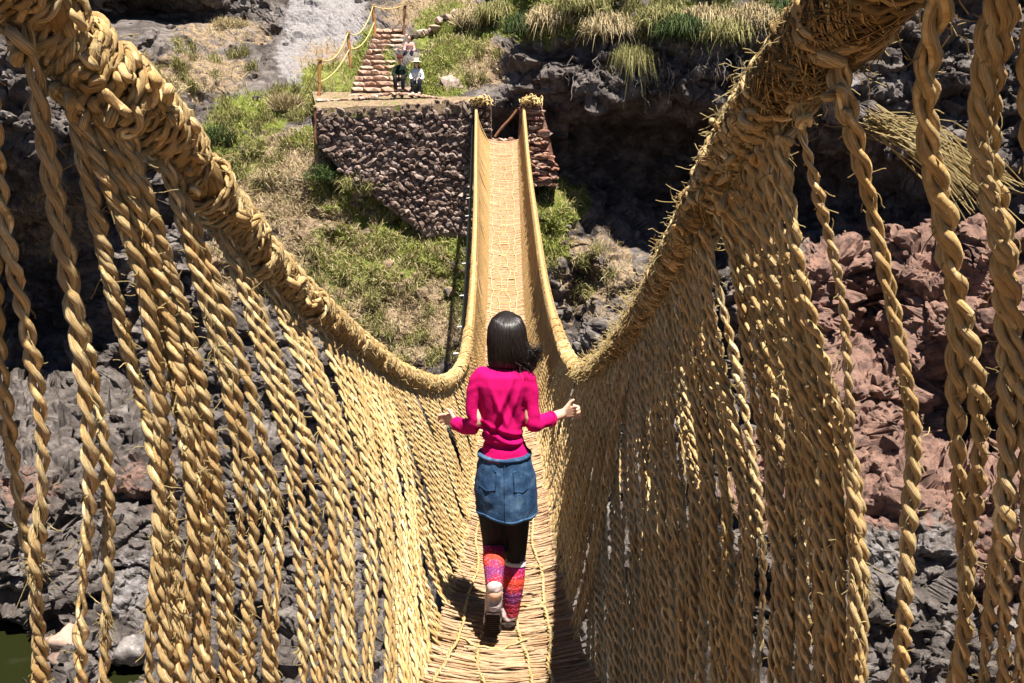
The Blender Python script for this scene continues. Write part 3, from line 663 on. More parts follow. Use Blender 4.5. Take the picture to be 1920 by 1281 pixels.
def near_rope(side, top, bot, mids=(), r=.0122, extra=0, Yt=None):
    t = rail_x(side, top) if Yt is None else at_y(LRp if side < 0 else RRp, Yt)
    D0 = t[1]*CP-t[2]*SP; D1 = Db(bot); t0 = 640-F*(t[2]+t[1]*SP/CP)/1  # unused
    vt = (t[1]*SP+t[2]*CP)/D0; pyt = 640-F*vt
    pts = [t]
    for (mx, my) in mids:
        w = (my-pyt)/(1281-pyt); pts.append(P(mx, my, D0+(D1-D0)*w))
    b = P(bot, 1281, D1); pts.append(b)
    g = b-pts[-2] if len(pts) > 2 else b-t; g = g/np.linalg.norm(g); dz = deckz(b[1])-b[2]
    if dz < -.05 and g[2] < -.1: 
        e = b+g*min(1.2, (dz-.05)/g[2]); e[0] = e[0]*.8+.2*fl(b[1], side); pts.append(e)
    ropes.append((D0, hang(pts, side, True, r, np.interp(t[1], [.8, 1.6, 3, 5], [.056, .048, .041, .037] if side < 0 else [.066, .058, .048, .038]), .9+.5*rng.random()), r))
# left side, near group by group: (top bearing, bottom bearing, midpoints)
near_rope(-1, -60, 55, [(22, 430), (60, 640), (78, 900)])
near_rope(-1, -90, 85, [(-10, 430), (8, 700), (40, 950), (70, 1100)])
near_rope(-1, 40, 152, [(92, 330), (135, 600), (165, 900)], .0128)
near_rope(-1, 90, 196, [(118, 400), (150, 620), (188, 900)], .0122)
for (a, b, m) in [(155, 292, [(250, 480), (300, 800)]), (165, 330, [(262, 520), (305, 850)]), (215, 345, [(310, 560), (350, 900)]), (205, 378, [(300, 600), (365, 900)]), (235, 402, [(345, 620), (395, 960)]), (240, 432, [(330, 560), (410, 900)]),
                  (300, 455, [(385, 560), (440, 860)]), (310, 482, [(400, 600), (465, 900)]), (325, 500, [(420, 640), (490, 950)]), (335, 528, [(435, 640), (518, 960)]), (150, 315, [(232, 640), (285, 900)]),
                  (420, 575, [(480, 640), (555, 950)]), (430, 592, [(500, 650), (575, 950)]), (440, 622, [(520, 680), (600, 960)]), (452, 600, [(530, 700), (612, 960)]),
                  (500, 640, [(575, 720), (620, 960)]), (515, 655, [(590, 740), (645, 960)]), (530, 668, [(610, 760), (660, 980)]), (545, 690, [(625, 780), (680, 1000)]), (560, 700, [(640, 800), (695, 1000)]),
                  (600, 728, [(665, 800), (715, 1000)]), (615, 736, [(680, 820), (728, 1020)]), (628, 745, [(695, 840), (736, 1040)]), (640, 752, [(700, 850)]), (650, 760, [(706, 850)]), (662, 766, [(720, 860)]), (672, 774, [(730, 880)]), (684, 782, [(738, 880)]), (694, 790, [(745, 880)]), (704, 800, [(755, 880)]), (714, 806, [(760, 880)]), (722, 812, [(768, 900)])]:
    near_rope(-1, a, b, m, .0112+.0032*rng.random())
    if a < 250: near_rope(-1, a+7, b+12, [(x+9, y+10) for x, y in m], .0115)
    if a < 0: near_rope(-1, a+4, b-10, [(x-5, y+20) for x, y in m], .0105)
# right side, near
near_rope(1, 0, 1785, [(1735, 180), (1785, 500), (1800, 900)], .0145, Yt=1.02)
near_rope(1, 0, 1800, [(1745, 200), (1778, 480), (1812, 800)], .014, Yt=1.06)
near_rope(1, 0, 1893, [(1828, 200), (1868, 480), (1895, 820)], .0135, Yt=.92)
near_rope(1, 0, 1910, [(1850, 220), (1882, 500), (1905, 880)], .0125, Yt=.90)
near_rope(1, 0, 1850, [(1862, 220), (1896, 500), (1890, 880)], .012, Yt=.89)
near_rope(1, 0, 1960, [(1925, 100), (1940, 420), (1955, 800)], .013, Yt=.78)
near_rope(1, 1585, 1672, [(1640, 400), (1690, 700), (1708, 900)], .014)
near_rope(1, 1580, 1700, [(1622, 360), (1672, 640), (1718, 880)], .014)
near_rope(1, 1500, 1600, [(1560, 500), (1582, 700), (1602, 900)], .0095)
for k in range(24):
    t = (k+.9*math.sin(k*1.2))/23; m1 = 1390+115*t; m2 = 1440+160*t; near_rope(1, 1345+120*t, 1440+165*t+rng.normal(0, 5), [(m1, 520+20*rng.random()), (m2+rng.normal(0, 5), 900)], .0108+.003*rng.random())
for k in range(22):
    t = (k+.9*math.sin(k*1.1))/21; near_rope(1, 1258+66*t+rng.normal(0, 3), 1292+112*t+rng.normal(0, 5), [(1266+85*t, 680), (1284+118*t+rng.normal(0, 3), 940)], .0125)
near_rope(1, 1330, 1412, [(1385, 700), (1424, 980)], .0125)
near_rope(1, 1360, 1440, [(1400, 640), (1440, 900)], .011)
for k in range(38):
    t = (k+.8*math.sin(k*.9))/37; near_rope(1, 1118+136*t, 1100+190*t**.9+rng.normal(0, 2), [(1108+160*t, 900)], .0125)
# close-set ropes further along, both sides
def run(side, y0, y1, step, r, top_loop=True):
    Y = y0; nb_ = 5
    while Y < y1:
        nb_ -= 1
        if nb_ < 0: nb_ = rng.integers(4, 9); Y += .05+.06*rng.random()
        lean = np.interp(Y, [2.8, 4, 8, 14], [.35, .2, .05, 0]); Yb = Y-lean+rng.normal(0, .02)
        t = at_y(LRp if side < 0 else RRp, Y); zb = deckz(Yb)+.03; xb = fl(Yb, side)
        b = np.array((xb, Yb, zb)); bow = .05*rng.normal(.3, .6); m = t*.5+b*.5+np.array((-side*.02+rng.normal(0, .008), rng.normal(0, .015), 0)); m[0] += side*.03
        m3 = b*.85+t*.15+np.array((side*.015, 0, -.02))
        ropes.append((Y, hang([t, m, m3, b], side, top_loop, r, .040, 1.1, loose=.006), r)); Y += step*(.6+.8*rng.random())
run(-1, 3.0, 8.2, .036, .0118); run(1, 3.3, 8.2, .036, .0118)
ropes.sort(key=lambda a: a[0]); rest = MB(); nfar = 0
for k, (d, p, r) in enumerate(ropes):
    hi = d < 3.2
    if k < 298:
        mb = MB(); twisted(mb, p, r, r*(7.2+1.6*rng.random()), 2, 7 if hi else 5, 10 if hi else 7); mb.build('hanging_rope', M['rope'], bridge)
    else: twisted(rest, p, r, r*7, 2, 4, 6)
ropes_n = len(ropes)
def run_far(side, y0, y1, step, r):
    Y = y0
    while Y < y1:
        t = at_y(LRp if side < 0 else RRp, Y); zb = deckz(Y)+.03; b = np.array((fl(Y, side), Y+rng.normal(0, .02), zb))
        ax_ = np.array((0, 1, 0)); rc = .055
        p = [t+np.array((side*rc*.7, 0, -.05)), t+np.array((side*rc*.6, .005, rc*.7)), t+np.array((-side*rc*.2, .01, rc)), t+np.array((-side*rc, .012, .01)), t+np.array((-side*rc*.9, .015, -.08)), t*.5+b*.5+np.array((side*.03+rng.normal(0, .008), rng.normal(0, .02), 0)), b]
        q_ = smooth_path(p, n=12); (twisted(rest, q_, r*.86, r*6.5, 2, 3, 5) if Y < 12 else tube(rest, q_, r*(1+.3*rng.random()), 4, rng.random()*9)); Y += step*(.6+.8*rng.random())
run_far(-1, 8.1, 24.5, .052, .0125); run_far(1, 8.1, 24.5, .052, .0125)
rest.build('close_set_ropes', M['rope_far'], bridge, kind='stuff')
# straw lashings at the pillar tops
for sx, px in ((-1, 905), (1, 990)):
    mb = MB()
    for k in range(26):
        c = PY(px+6*sx, 190, 25.05); a = c+np.array((rng.normal(0, .10), rng.normal(0, .08), .05+rng.normal(0, .05))); w_ = .08+.12*rng.random(); tl = rng.normal(0, .5)
        q = [a+np.array((math.cos(t+tl)*w_, math.sin(t+tl)*.16-.05, math.sin(t*1.5+tl)*.12*rng.random()-.10*max(0, math.cos(t)))) for t in np.linspace(0, 5, 12)]; tube(mb, np.array(q), .014+.010*rng.random(), 5)
    mb.build('end_lashing', M['fibre'], bridge)
# deck: matting, floor cables, sticks and twine
ys = np.arange(-3, 24.9, .1); v = []; n = 7
for Y in ys:
    a, b = fl(Y, -1)-.03, fl(Y, 1)+.03
    for j in range(n):
        t = j/(n-1); v.append((a+(b-a)*t, Y, deckz(Y)-.03+.07*(2*t-1)**2))
I = np.arange(len(ys)*n).reshape(len(ys), n); mb = MB()
v = np.array(v); mb.add(v, np.stack([I[:-1, :-1], I[:-1, 1:], I[1:, 1:], I[1:, :-1]], -1).reshape(-1, 4), np.stack([v[:, 0]*4, v[:, 1]*3], 1), .4)
deck = mb.build('deck', M['matting'], bridge)
mb = MB()
for j in range(4):
    t = (j+.5)/4; tube(mb, np.array([(fl(Y, -1)+(fl(Y, 1)-fl(Y, -1))*t, Y, deckz(Y)-.09) for Y in np.arange(-3, 25, .25)]), .045, 7)
mb.build('floor_cable', M['rail'], deck)
def stick(mb, Y, simple=False):
    a, b = fl(Y, -1)-.05*rng.random(), fl(Y, 1)+.05*rng.random(); t0, t1 = sorted((rng.random()*.35 if rng.random() < .4 else -.02, 1.02-(rng.random()*.35 if rng.random() < .4 else 0)))
    sk = rng.normal(0, .025); n = 4 if simple else 8; t = np.linspace(t0, t1, n)
    z = np.array([deckz(Y+sk*(q-.5)) for q in t])+.055*(2*t-1)**2+rng.normal(0, .003, n)+.010*rng.random()
    p = np.stack([a+(b-a)*t, Y+sk*(2*t-1)+rng.normal(0, .003, n), z], 1)
    r = (.0042+.0045*rng.random()**2)*(1 if Y < 8 else 1.5); tube(mb, p, np.linspace(r, r*.6, n) if rng.random() < .5 else np.linspace(r*.6, r, n), 4 if simple else 5, rng.random()*5)
Y = 2.35; cnt = 0; rs = MB()
while Y < 24.7:
    st_ = .0125 if Y < 7 else .03+.0015*Y
    if cnt < 299: mb = MB(); stick(mb, Y); mb.build('stick', M['stick'], deck); cnt += 1
    else: stick(rs, Y, True)
    Y += st_*(.5+rng.random())
for Y in np.arange(-3, 2.35, .03): stick(rs, Y, True)
rs.build('close_laid_sticks', M['stick'], deck, kind='stuff')
for (t0, a_) in ((.12, .03), (.36, .05), (.58, .05), (.80, .03)):
    mb = MB(); ph = rng.random()*6
    p = np.array([(fl(Y, -1)+(fl(Y, 1)-fl(Y, -1))*(t0+a_*math.sin(Y*3.1+ph)+a_*.6*math.sin(Y*7.7+ph)), Y, deckz(Y)+.012+.055*(2*t0-1)**2+.008*math.sin(Y*31)) for Y in np.arange(1.5, 24.6, .04)])
    twisted(mb, p[p[:, 1] < 8], .0085, .07, 2, 5, 6); tube(mb, p[p[:, 1] >= 8][::4], .0085, 4); mb.build('twine', M['fibre'], deck)
for Y in list(np.arange(2.6, 9, .42))+list(np.arange(9, 24.4, .8)):
    mb = MB(); p = np.array([(fl(Y, -1)+(fl(Y, 1)-fl(Y, -1))*t, Y+.04*math.sin(t*7+Y*9)+rng.normal(0, .006), deckz(Y)+.02+.055*(2*t-1)**2) for t in np.linspace(.05+.3*rng.random(), .95-.3*rng.random(), 12)]); tube(mb, p, (.005 if Y < 9 else .007), 4)
    mb.build('cross_twine', M['fibre'], deck)
# loose fibres
def fuzz(mb, paths, n, rmin, L, r0=.0007, seg=4):
    for _ in range(n):
        p, rr = paths[rng.integers(len(paths))]; i = rng.integers(1, len(p)-1); t = p[i+1 if i+1 < len(p) else i]-p[i-1]; t = t/(np.linalg.norm(t)+1e-9)
        d = rng.normal(0, 1, 3); d -= t*d.dot(t)*.6; d /= np.linalg.norm(d); b = p[i]+d*rr*.9; l = L*(.3+rng.random()**2*1.6)/seg
        dr = d*.6+t*rng.normal(0, .9)+np.array((0, 0, -.25)); dr /= np.linalg.norm(dr); q = [b]
        for k in range(seg): q.append(q[-1]+dr*l); dr = dr+rng.normal(0, .33, 3); dr /= np.linalg.norm(dr)
        tube(mb, np.array(q), r0*(1+p[i][1]*.35), 3, cap=False)
mb = MB(); nr = [(p, r) for d, p, r in ropes if d < 3.2]; fuzz(mb, nr, 7500, 0, .028, .0008)
fuzz(mb, [(LRp[(LRp[:, 1] > .6) & (LRp[:, 1] < 5.5)], .065)], 900, 0, .04); fuzz(mb, [(RRp[(RRp[:, 1] > .6) & (RRp[:, 1] < 5.5)], .085)], 2600, 0, .045)
mb.build('stray_fibres', M['fibre'], bridge, kind='stuff')
mb = MB(); nr2 = [(p, r) for d, p, r in ropes if d < 2.3]      # burst splices
for _ in range(34):
    p, r = nr2[rng.integers(len(nr2))]; i = rng.integers(len(p)//3, len(p)-3); t = p[i+1]-p[i-1]; t /= np.linalg.norm(t)
    for k in range(26):
        d = rng.normal(0, 1, 3); d -= t*d.dot(t)*.7; d /= np.linalg.norm(d); b = p[i]+d*r*.7+t*rng.normal(0, .012); l = .012+.03*rng.random()**2; e = b+(d+t*rng.normal(.5, .5))*l
        tube(mb, np.array([b, (b+e)/2+rng.normal(0, .002, 3), e+np.array((0, 0, -.004))]), [.0011, .0009, .0005], 3, cap=False)
mb.build('frayed_splices', M['fibre'], bridge, kind='stuff')
# shaggy straw lying along the right handrail and down the inside of the net
mb = MB(); m_ = RRp[(RRp[:, 1] > .7) & (RRp[:, 1] < 6)]; T_, A_, B_ = frames(m_)
for _ in range(9000):
    i = rng.integers(0, len(m_)); a0 = rng.random()*6.28; rad = np.interp(m_[i, 1], [.7, 2, 4, 6], [.080, .070, .056, .048]); q = []; da = .25+.3*rng.random(); sl = rng.normal(0, .010)
    for k in range(5):
        a = a0+da*k; j = min(max(i+int(k*sl/.02*3), 0), len(m_)-1); q.append(m_[j]+(rad+.004*rng.random())*(A_[j]*math.cos(a)+B_[j]*math.sin(a)))
    tube(mb, np.array(q), .0015*(.7+.35*m_[i, 1]), 3, rng.random()*5, cap=False)
mb.build('straw_wrapping', M['rail'], bridge, kind='stuff')
# knots at the loops of the left handrail
km = MB(); v, f = stone_proto(5, sub=2); 
for d, p, r in ropes:
    if d < 2.9 and p[0][0] < 0 or (d < 2.2):
        c = p[13]+np.array((0, 0, -.01))
        for z in range(2):
            e = c+rng.normal(0, .012, 3); o_ = rng.random(3)*6; q = [e+np.array((math.cos(t+o_[0])*.013, math.sin(t*1.4+o_[1])*.014, math.sin(t+o_[2])*.013-.004*t*z)) for t in np.linspace(0, 4.2+rng.random(), 12)]; tube(km, np.array(q), np.r_[.003, .0075, np.full(8, .009), .007, .003]*(.8+.4*rng.random()), 7, rng.random()*3)
km.build('knot_turns', M['rope'], bridge, kind='stuff')
# tuft of loose straw sticking out right
mb = MB(); a = P(1640, 228, 1.5)
for k in range(110):
    e = P(1780+160*rng.random(), 330+75*rng.random(), 1.62+.1*rng.normal()); s_ = a+rng.normal(0, .012, 3); m__ = (s_+e)/2+np.array((0, 0, .02+.015*rng.normal())); tube(mb, smooth_path([s_, m__, s_+(e-s_)*(.6+.5*rng.random())], n=6), .0013, 3, rng.random()*4, cap=False)
mb.build('straw_tuft', M['fibre'], bridge)
# hose strung outside the left rail
hs = empty('black_hose', (0, 0, 0), label='black hose with white ties strung along the outside left of the bridge', cat='hose')
hp = smooth_path([PY(889, 205, 25.3)]+[P(*a) for a in [(887, 240, 24), (884, 330, 21), (879, 440, 17.5), (873, 560, 13.5), (867, 650, 10.6), (850, 730, 8.2), (800, 830, 6.2)]], step=.15)
mb = MB(); tube(mb, hp, .045, 8); mb.build('hose', M['hose'], hs)
for f_ in (.30, .36, .52, .62, .72, .80):
    i = int(f_*len(hp)); mb = MB(); tube(mb, np.array([hp[i]+np.array((-.10, 0, .0)), hp[i]+np.array((0, -.055, .02)), hp[i]+np.array((.10, 0, .03))]), .013, 5); mb.build('tie', M['white'], hs)
# ------------------------------------------------------------------ people
def remesh(mb, name, mat, parent, vox=.006, smooth=6, fn=None, **k):
    me = mb.mesh('tmp'); o = bpy.data.objects.new('tmp', me); link(o)
    md = o.modifiers.new('r', 'REMESH'); md.mode = 'VOXEL'; md.voxel_size = vox; md.use_smooth_shade = True
    if smooth: sm = o.modifiers.new('s', 'SMOOTH'); sm.iterations = smooth; sm.factor = .5
    dg = bpy.context.evaluated_depsgraph_get(); dg.update(); m2 = bpy.data.meshes.new_from_object(o.evaluated_get(dg)); bpy.data.objects.remove(o)
    m2.name = name; m2.materials.clear(); m2.materials.append(mat)
    v = np.empty(len(m2.vertices)*3); m2.vertices.foreach_get('co', v); v = v.reshape(-1, 3)
    if fn is not None:
        nn = np.empty(len(m2.vertices)*3); m2.vertices.foreach_get('normal', nn); v = v+nn.reshape(-1, 3)*fn(v, nn.reshape(-1, 3))[:, None]; m2.vertices.foreach_set('co', v.ravel())
    m2.polygons.foreach_set('use_smooth', np.ones(len(m2.polygons), bool)); m2.update()
    o = bpy.data.objects.new(name, m2); link(o); o.parent = parent; return tag(o, **k)
def loft(mb, rings, m=20, cap=True, uvd=None):
    """rings: (centre, x radius, y radius) upright sections"""
    c = np.array([r[0] for r in rings], float); rx = np.array([r[1] for r in rings]); ry = np.array([r[2] for r in rings])
    s = np.linspace(0, len(c)-1, (len(c)-1)*4+1); k = np.arange(len(c))
    cc = np.stack([np.interp(s, k, c[:, i]) for i in range(3)], 1); X = np.interp(s, k, rx); Yr = np.interp(s, k, ry)
    a = np.arange(m)/m*2*np.pi; v = cc[:, None]+np.stack([X[:, None]*np.cos(a), Yr[:, None]*np.sin(a), np.zeros((len(s), m))], -1)
    i = np.arange(len(s)-1)[:, None]*m; j = np.arange(m)[None]; kk = (j+1) % m
    uv = np.stack([np.broadcast_to(a/6.28, (len(s), m)), np.broadcast_to((cc[0, 2]-cc[:, 2])[:, None], (len(s), m))], -1).reshape(-1, 2)
    sgn = cc[-1, 2] < cc[0, 2]
    f = np.stack([i+j, i+m+j, i+m+kk, i+kk] if sgn else [i+j, i+kk, i+m+kk, i+m+j], -1).reshape(-1, 4); mb.add(v.reshape(-1, 3), f, uv, .5)
    if cap:
        for e, fl_ in ((0, not sgn), (len(s)-1, sgn)):
            g = np.stack([j[0], kk[0], np.full(m, m)], 1); mb.add(np.vstack([v[e], cc[e][None]]), g[:, ::-1] if fl_ else g, None, .5)
def ball(mb, c, r, m=14):
    r = np.broadcast_to(np.asarray(r, float), (3,)); th = np.linspace(.02, np.pi-.02, m)
    loft(mb, [(np.array(c)+np.array((0, 0, r[2]*math.cos(t))), r[0]*math.sin(t), r[1]*math.sin(t)) for t in th], m+4)
def limb(mb, pts, rad, m=12, n=None):
    pts = np.array(pts, float); n = n or (len(pts)-1)*7+1
    p = smooth_path(pts, n=n); d = np.r_[0, np.cumsum(np.linalg.norm(np.diff(pts, axis=0), axis=1))]; tube(mb, p, np.interp(np.linspace(0, d[-1], n), d, rad), m)
    ball(mb, p[0], rad[0]*.98, 8); ball(mb, p[-1], rad[-1]*.98, 8)
def hand(mb, w, d, up, s=1., curl=.5, flip=1):
    """w wrist, d direction of the fingers, up direction of the thumb side"""
    d = np.array(d, float); d /= np.linalg.norm(d); up = np.array(up, float); up -= d*up.dot(d); up /= np.linalg.norm(up); nn = np.cross(d, up)*flip   # nn: palm side
    w = np.array(w, float)
    for a in (-1, -.33, .33, 1): limb(mb, [w+up*a*.014*s, w+d*.04*s+up*a*.024*s, w+d*.078*s+up*a*.030*s], [.014*s, .014*s, .0115*s], 8)
    for a, L in ((1, .062), (.33, .070), (-.33, .066), (-1, .050)):
        b = w+d*.076*s+up*a*.030*s; c = b+(d*math.cos(curl)+nn*math.sin(curl))*L*.45*s; e = c+(d*math.cos(curl*2.3)+nn*math.sin(curl*2.3))*L*.33*s; g = e+(d*math.cos(curl*3.4)+nn*math.sin(curl*3.4))*L*.26*s
        limb(mb, [b, c, e, g], [.0100*s, .0092*s, .0085*s, .0072*s], 8, 14)
    b = w+d*.022*s+up*.022*s; limb(mb, [b, b+d*.020*s+up*.020*s, b+d*.038*s+up*.038*s, b+d*.052*s+up*.050*s+nn*.006], [.0135*s, .0120*s, .0105*s, .0085*s], 8, 16)
YB = 3.16
def B(px, py, dy=0): return PY(px, py, YB+dy)
woman = empty('person', tuple(B(948, 1195)), label='woman in magenta sweater, denim skirt and striped leg warmers walking away along the bridge', cat='person')
W0 = np.array(woman.location)
def L_(p): return np.array(p)-W0
Lb = lambda px, py, dy=0: L_(B(px, py, dy))
hipL, hipR = Lb(922, 905, .0), Lb(968, 905, .0)
kneeL, ankL = Lb(926, 1022, .03), Lb(927, 1098, -.17)
kneeR, ankR = Lb(966, 1045, .06), Lb(958, 1150, .03)
body = MB()
hc = Lb(950, 634, .06)
loft(body, [(hc+np.array((0, y, z)), a, b) for z, a, b, y in ((.100, .012, .015, 0), (.092, .040, .050, 0), (.07, .068, .085, 0), (.03, .075, .094, 0), (-.01, .074, .092, .002), (-.05, .066, .080, .012), (-.085, .052, .062, .025), (-.105, .032, .035, .04))], 22)
ball(body, hc+np.array((0, .098, -.022)), (.012, .018, .02), 8)                       # nose
for sx in (-1, 1): ball(body, hc+np.array((sx*.076, .0, -.015)), (.01, .02, .03), 8)   # ears
for sx in (-1, 1): ball(body, hc+np.array((sx*.028, .083, .008)), (.016, .012, .010), 8)
ball(body, hc+np.array((0, .088, -.06)), (.022, .012, .009), 8)
limb(body, [hc+np.array((0, -.01, -.07)), Lb(949, 700, .02)], [.045, .05])
loft(body, [(Lb(945, y, dy), a, b) for y, a, b, dy in ((700, .07, .04, .01), (730, .070, .045, .01), (780, .064, .045, .01), (830, .066, .045, .01), (880, .09, .065, 0), (915, .09, .065, 0))])
shL, shR = Lb(897, 712, 0), Lb(988, 708, 0); elL, elR = Lb(893, 793, -.02), Lb(999, 792, -.02)
wrL, wrR = Lb(859, 795, .10), Lb(1052, 776, .10)
limb(body, [Lb(902, 708), Lb(896, 722), Lb(888, 760, -.01), elL, wrL], [.026, .028, .026, .026, .022]); limb(body, [Lb(982, 706), Lb(989, 718), Lb(995, 755, -.01), elR, wrR], [.026, .028, .026, .026, .022])
hand(body, wrL, (-.62, .75, .04), (-.25, .0, 1), .80, .35, -1); hand(body, wrR, (.85, .42, .10), (.15, -.1, 1), .80, .85, 1)
limb(body, [hipL, kneeL, ankL], [.075, .048, .032]); limb(body, [hipR, kneeR, ankR], [.075, .048, .032])
ball(body, ankL+np.array((0, .0, -.03)), .035, 8); ball(body, ankR+np.array((0, .02, -.03)), .035, 8)
remesh(body, 'body', M['skin'], woman, .0048, 3)
# eyes
for sx in (-1, 1):
    mb = MB(); ball(mb, hc+np.array((sx*.028, .090, .008)), (.010, .008, .006), 8); mb.build('eye', M['white'], woman)
# sweater
sw = MB()
loft(sw, [(Lb(x, y, dy), a, b) for x, y, a, b, dy in ((948, 683, .045, .045, .02), (945, 690, .080, .056, .01), (943, 700, .108, .070, .0), (942, 718, .118, .082, 0), (942, 745, .103, .084, 0), (943, 785, .090, .078, 0), (945, 825, .086, .074, 0), (946, 845, .100, .084, 0), (946, 855, .107, .089, 0))], 30)
limb(sw, [Lb(904, 704), Lb(896, 718, 0), Lb(888, 760, -.01), elL+np.array((-.002, 0, -.002)), Lb(874, 798, .04), Lb(857, 794, .09)], [.040, .040, .036, .036, .034, .029])
limb(sw, [Lb(980, 702), Lb(989, 714, 0), Lb(995, 755, -.01), elR+np.array((0, 0, -.004)), Lb(1015, 789, .02), Lb(1033, 785, .05)], [.040, .040, .036, .036, .033, .031])
def folds(v, n):
    c = L_(B(942, 770)); x = v[:, 0]-c[0]; z = v[:, 2]-c[2]; torso = np.exp(-(x/.115)**6); back = torso*(n[:, 1] < .3)
    def rid(a, b, off, w, amp, z0, zs): q = (x*a+z*b-off); return amp*np.exp(-(q/w)**2)*np.exp(-((z-z0)/zs)**2)
    f = rid(.93, -.36, -.02, .011, .0115, .05, .13)+rid(.93, .36, .004, .012, .010, .02, .10)+rid(.95, -.3, .032, .010, .007, .06, .09)-rid(.93, -.36, .006, .014, .010, .0, .12)-rid(.95, .3, .045, .014, .009, 0, .1)
    f += rid(.35, .93, -.055, .010, .009, -.06, .06)+rid(.42, .9, -.09, .010, .010, -.09, .05)-rid(.38, .92, -.073, .009, .008, -.08, .06)+rid(.12, .99, -.115, .011, .008, -.11, .03)-rid(.05, 1, -.135, .010, .008, -.13, .03)
    g = fbm(v*np.array((9, 9, 16)), 4, 3)*.007*(.35+.65*np.clip(-z*6+.2, 0, 1)); arm = 1-torso
    a_ = np.sin((v[:, 2]*1.0+np.abs(x)*.55)*95+5*fbm(v*10, 2, 8))*.0013*arm
    cr = -.011*(np.exp(-((np.abs(x+.002)-.093)/.010)**2))*np.exp(-((z+.03)/.085)**4)*(n[:, 1] < .4); return .95*f*back+g+a_+cr
remesh(sw, 'sweater', M['sweater'], woman, .0052, 5, folds)
for (w0_, w1_, r_) in ((Lb(860, 795, .085), Lb(856, 794, .093), .0315), (Lb(1031, 785, .045), Lb(1035, 785, .052), .0335)):
    mb = MB(); tube(mb, np.array([w0_, w1_]), r_, 18); mb.build('cuff', M['sweater'], woman)
# skirt with hem and seams
sk = MB(); m = 60; rings = []
for k, t in enumerate(np.linspace(0, 1, 26)):
    z0 = Lb(946, 845+112*t, 0); a = np.arange(m)/m*2*np.pi; rx = .108+.022*math.sin(t*2.2)+.004*t; ry = .086+.028*math.sin(t*2.0)
    w_ = 1+.035*t*np.sin(a*5+1.3)+.02*t*np.sin(a*9+.5); rings.append(np.stack([z0[0]+.004*t+rx*w_*np.cos(a), z0[1]+ry*w_*np.sin(a), z0[2]-.012*t*np.cos(a+.3)*1.5+.004*np.sin(a*5)*t], 1))
v = np.array(rings); q = np.arange(25)[:, None]*m; j = np.arange(m)[None]; kk = (j+1) % m
v = v.reshape(-1, 3); cen = Lb(946, 905); dirn = v-cen; dirn[:, 2] = 0; dirn /= np.linalg.norm(dirn, axis=1)[:, None]; v = v+dirn*(.010*fbm(v*np.array((12, 12, 9)), 3, 4)+.004*fbm(v*30, 2, 6))[:, None]
sk.add(v, np.stack([q+j, q+m+j, q+m+kk, q+kk], -1).reshape(-1, 4), None, .5)
so = sk.build('denim_skirt', M['denim'], woman); md = so.modifiers.new('t', 'SOLIDIFY'); md.thickness = .006
V3 = v.reshape(26, m, 3)
for r0, name in ((24, 'hem'), (1, 'waistband')):
    mb = MB(); p = np.vstack([V3[r0], V3[r0][:1]]); tube(mb, p+np.array((0, 0, .0)), .005 if r0 > 5 else .009, 6, cap=False); mb.build(name, M['denim'], so)
mb = MB(); jb = int(m*.75); tube(mb, V3[2:25, jb]+np.array((0, -.002, 0)), .0028, 5); mb.build('centre_seam', M['denim'], so)
for sx in (-1, 1):
    p = V3[5:12, (jb+sx*8) % m]; mb = MB(); a_ = V3[5, (jb+sx*3) % m]; b_ = V3[5, (jb+sx*9) % m]; c_ = V3[12, (jb+sx*9) % m]; d_ = V3[13, (jb+sx*6) % m]; e_ = V3[12, (jb+sx*3) % m]
    tube(mb, np.array([a_, b_, c_, d_, e_, a_])+np.array((0, -.003, 0)), .0022, 4); mb.build('pocket_seam', M['denim'], so)
# leggings
lg = MB(); limb(lg, [hipL+np.array((0, 0, -.02)), Lb(925, 975, 0), kneeL+np.array((0, 0, 0)), kneeL*.6+ankL*.4], [.080, .063, .050, .044]); limb(lg, [hipR+np.array((0, 0, -.02)), Lb(966, 980, .02), kneeR, kneeR*.5+ankR*.5], [.080, .062, .048, .042])
remesh(lg, 'leggings', M['leggings'], woman, .006, 3)
def warmer(k, a, top, r):
    p0 = k*(1-top)+a*top; p = smooth_path([p0, (p0*.55+a*.45)+np.array((0, -.012, 0)), a+np.array((0, 0, .0))], n=34); mb = MB()
    d = np.linspace(0, 1, 34); tube(mb, p, (np.interp(d, [0, .35, .8, 1], r))*(1+.03*np.sin(d*60)), 22, 0)
    o = mb.build('leg_warmer', M['sock'], woman); return o, p
wl, pl2 = warmer(kneeL, ankL, .04, [.047, .049, .040, .038]); wrm, pr2 = warmer(kneeR, ankR, .05, [.049, .050, .040, .036])
mb = MB(); tube(mb, pr2[:3], .0525, 20); mb.build('trim', M['trim'], wrm)
mb = MB(); tube(mb, pl2[:2]+(pl2[0]-pl2[1])*.5, .0505, 20); mb.build('trim', M['sweater'], wl)
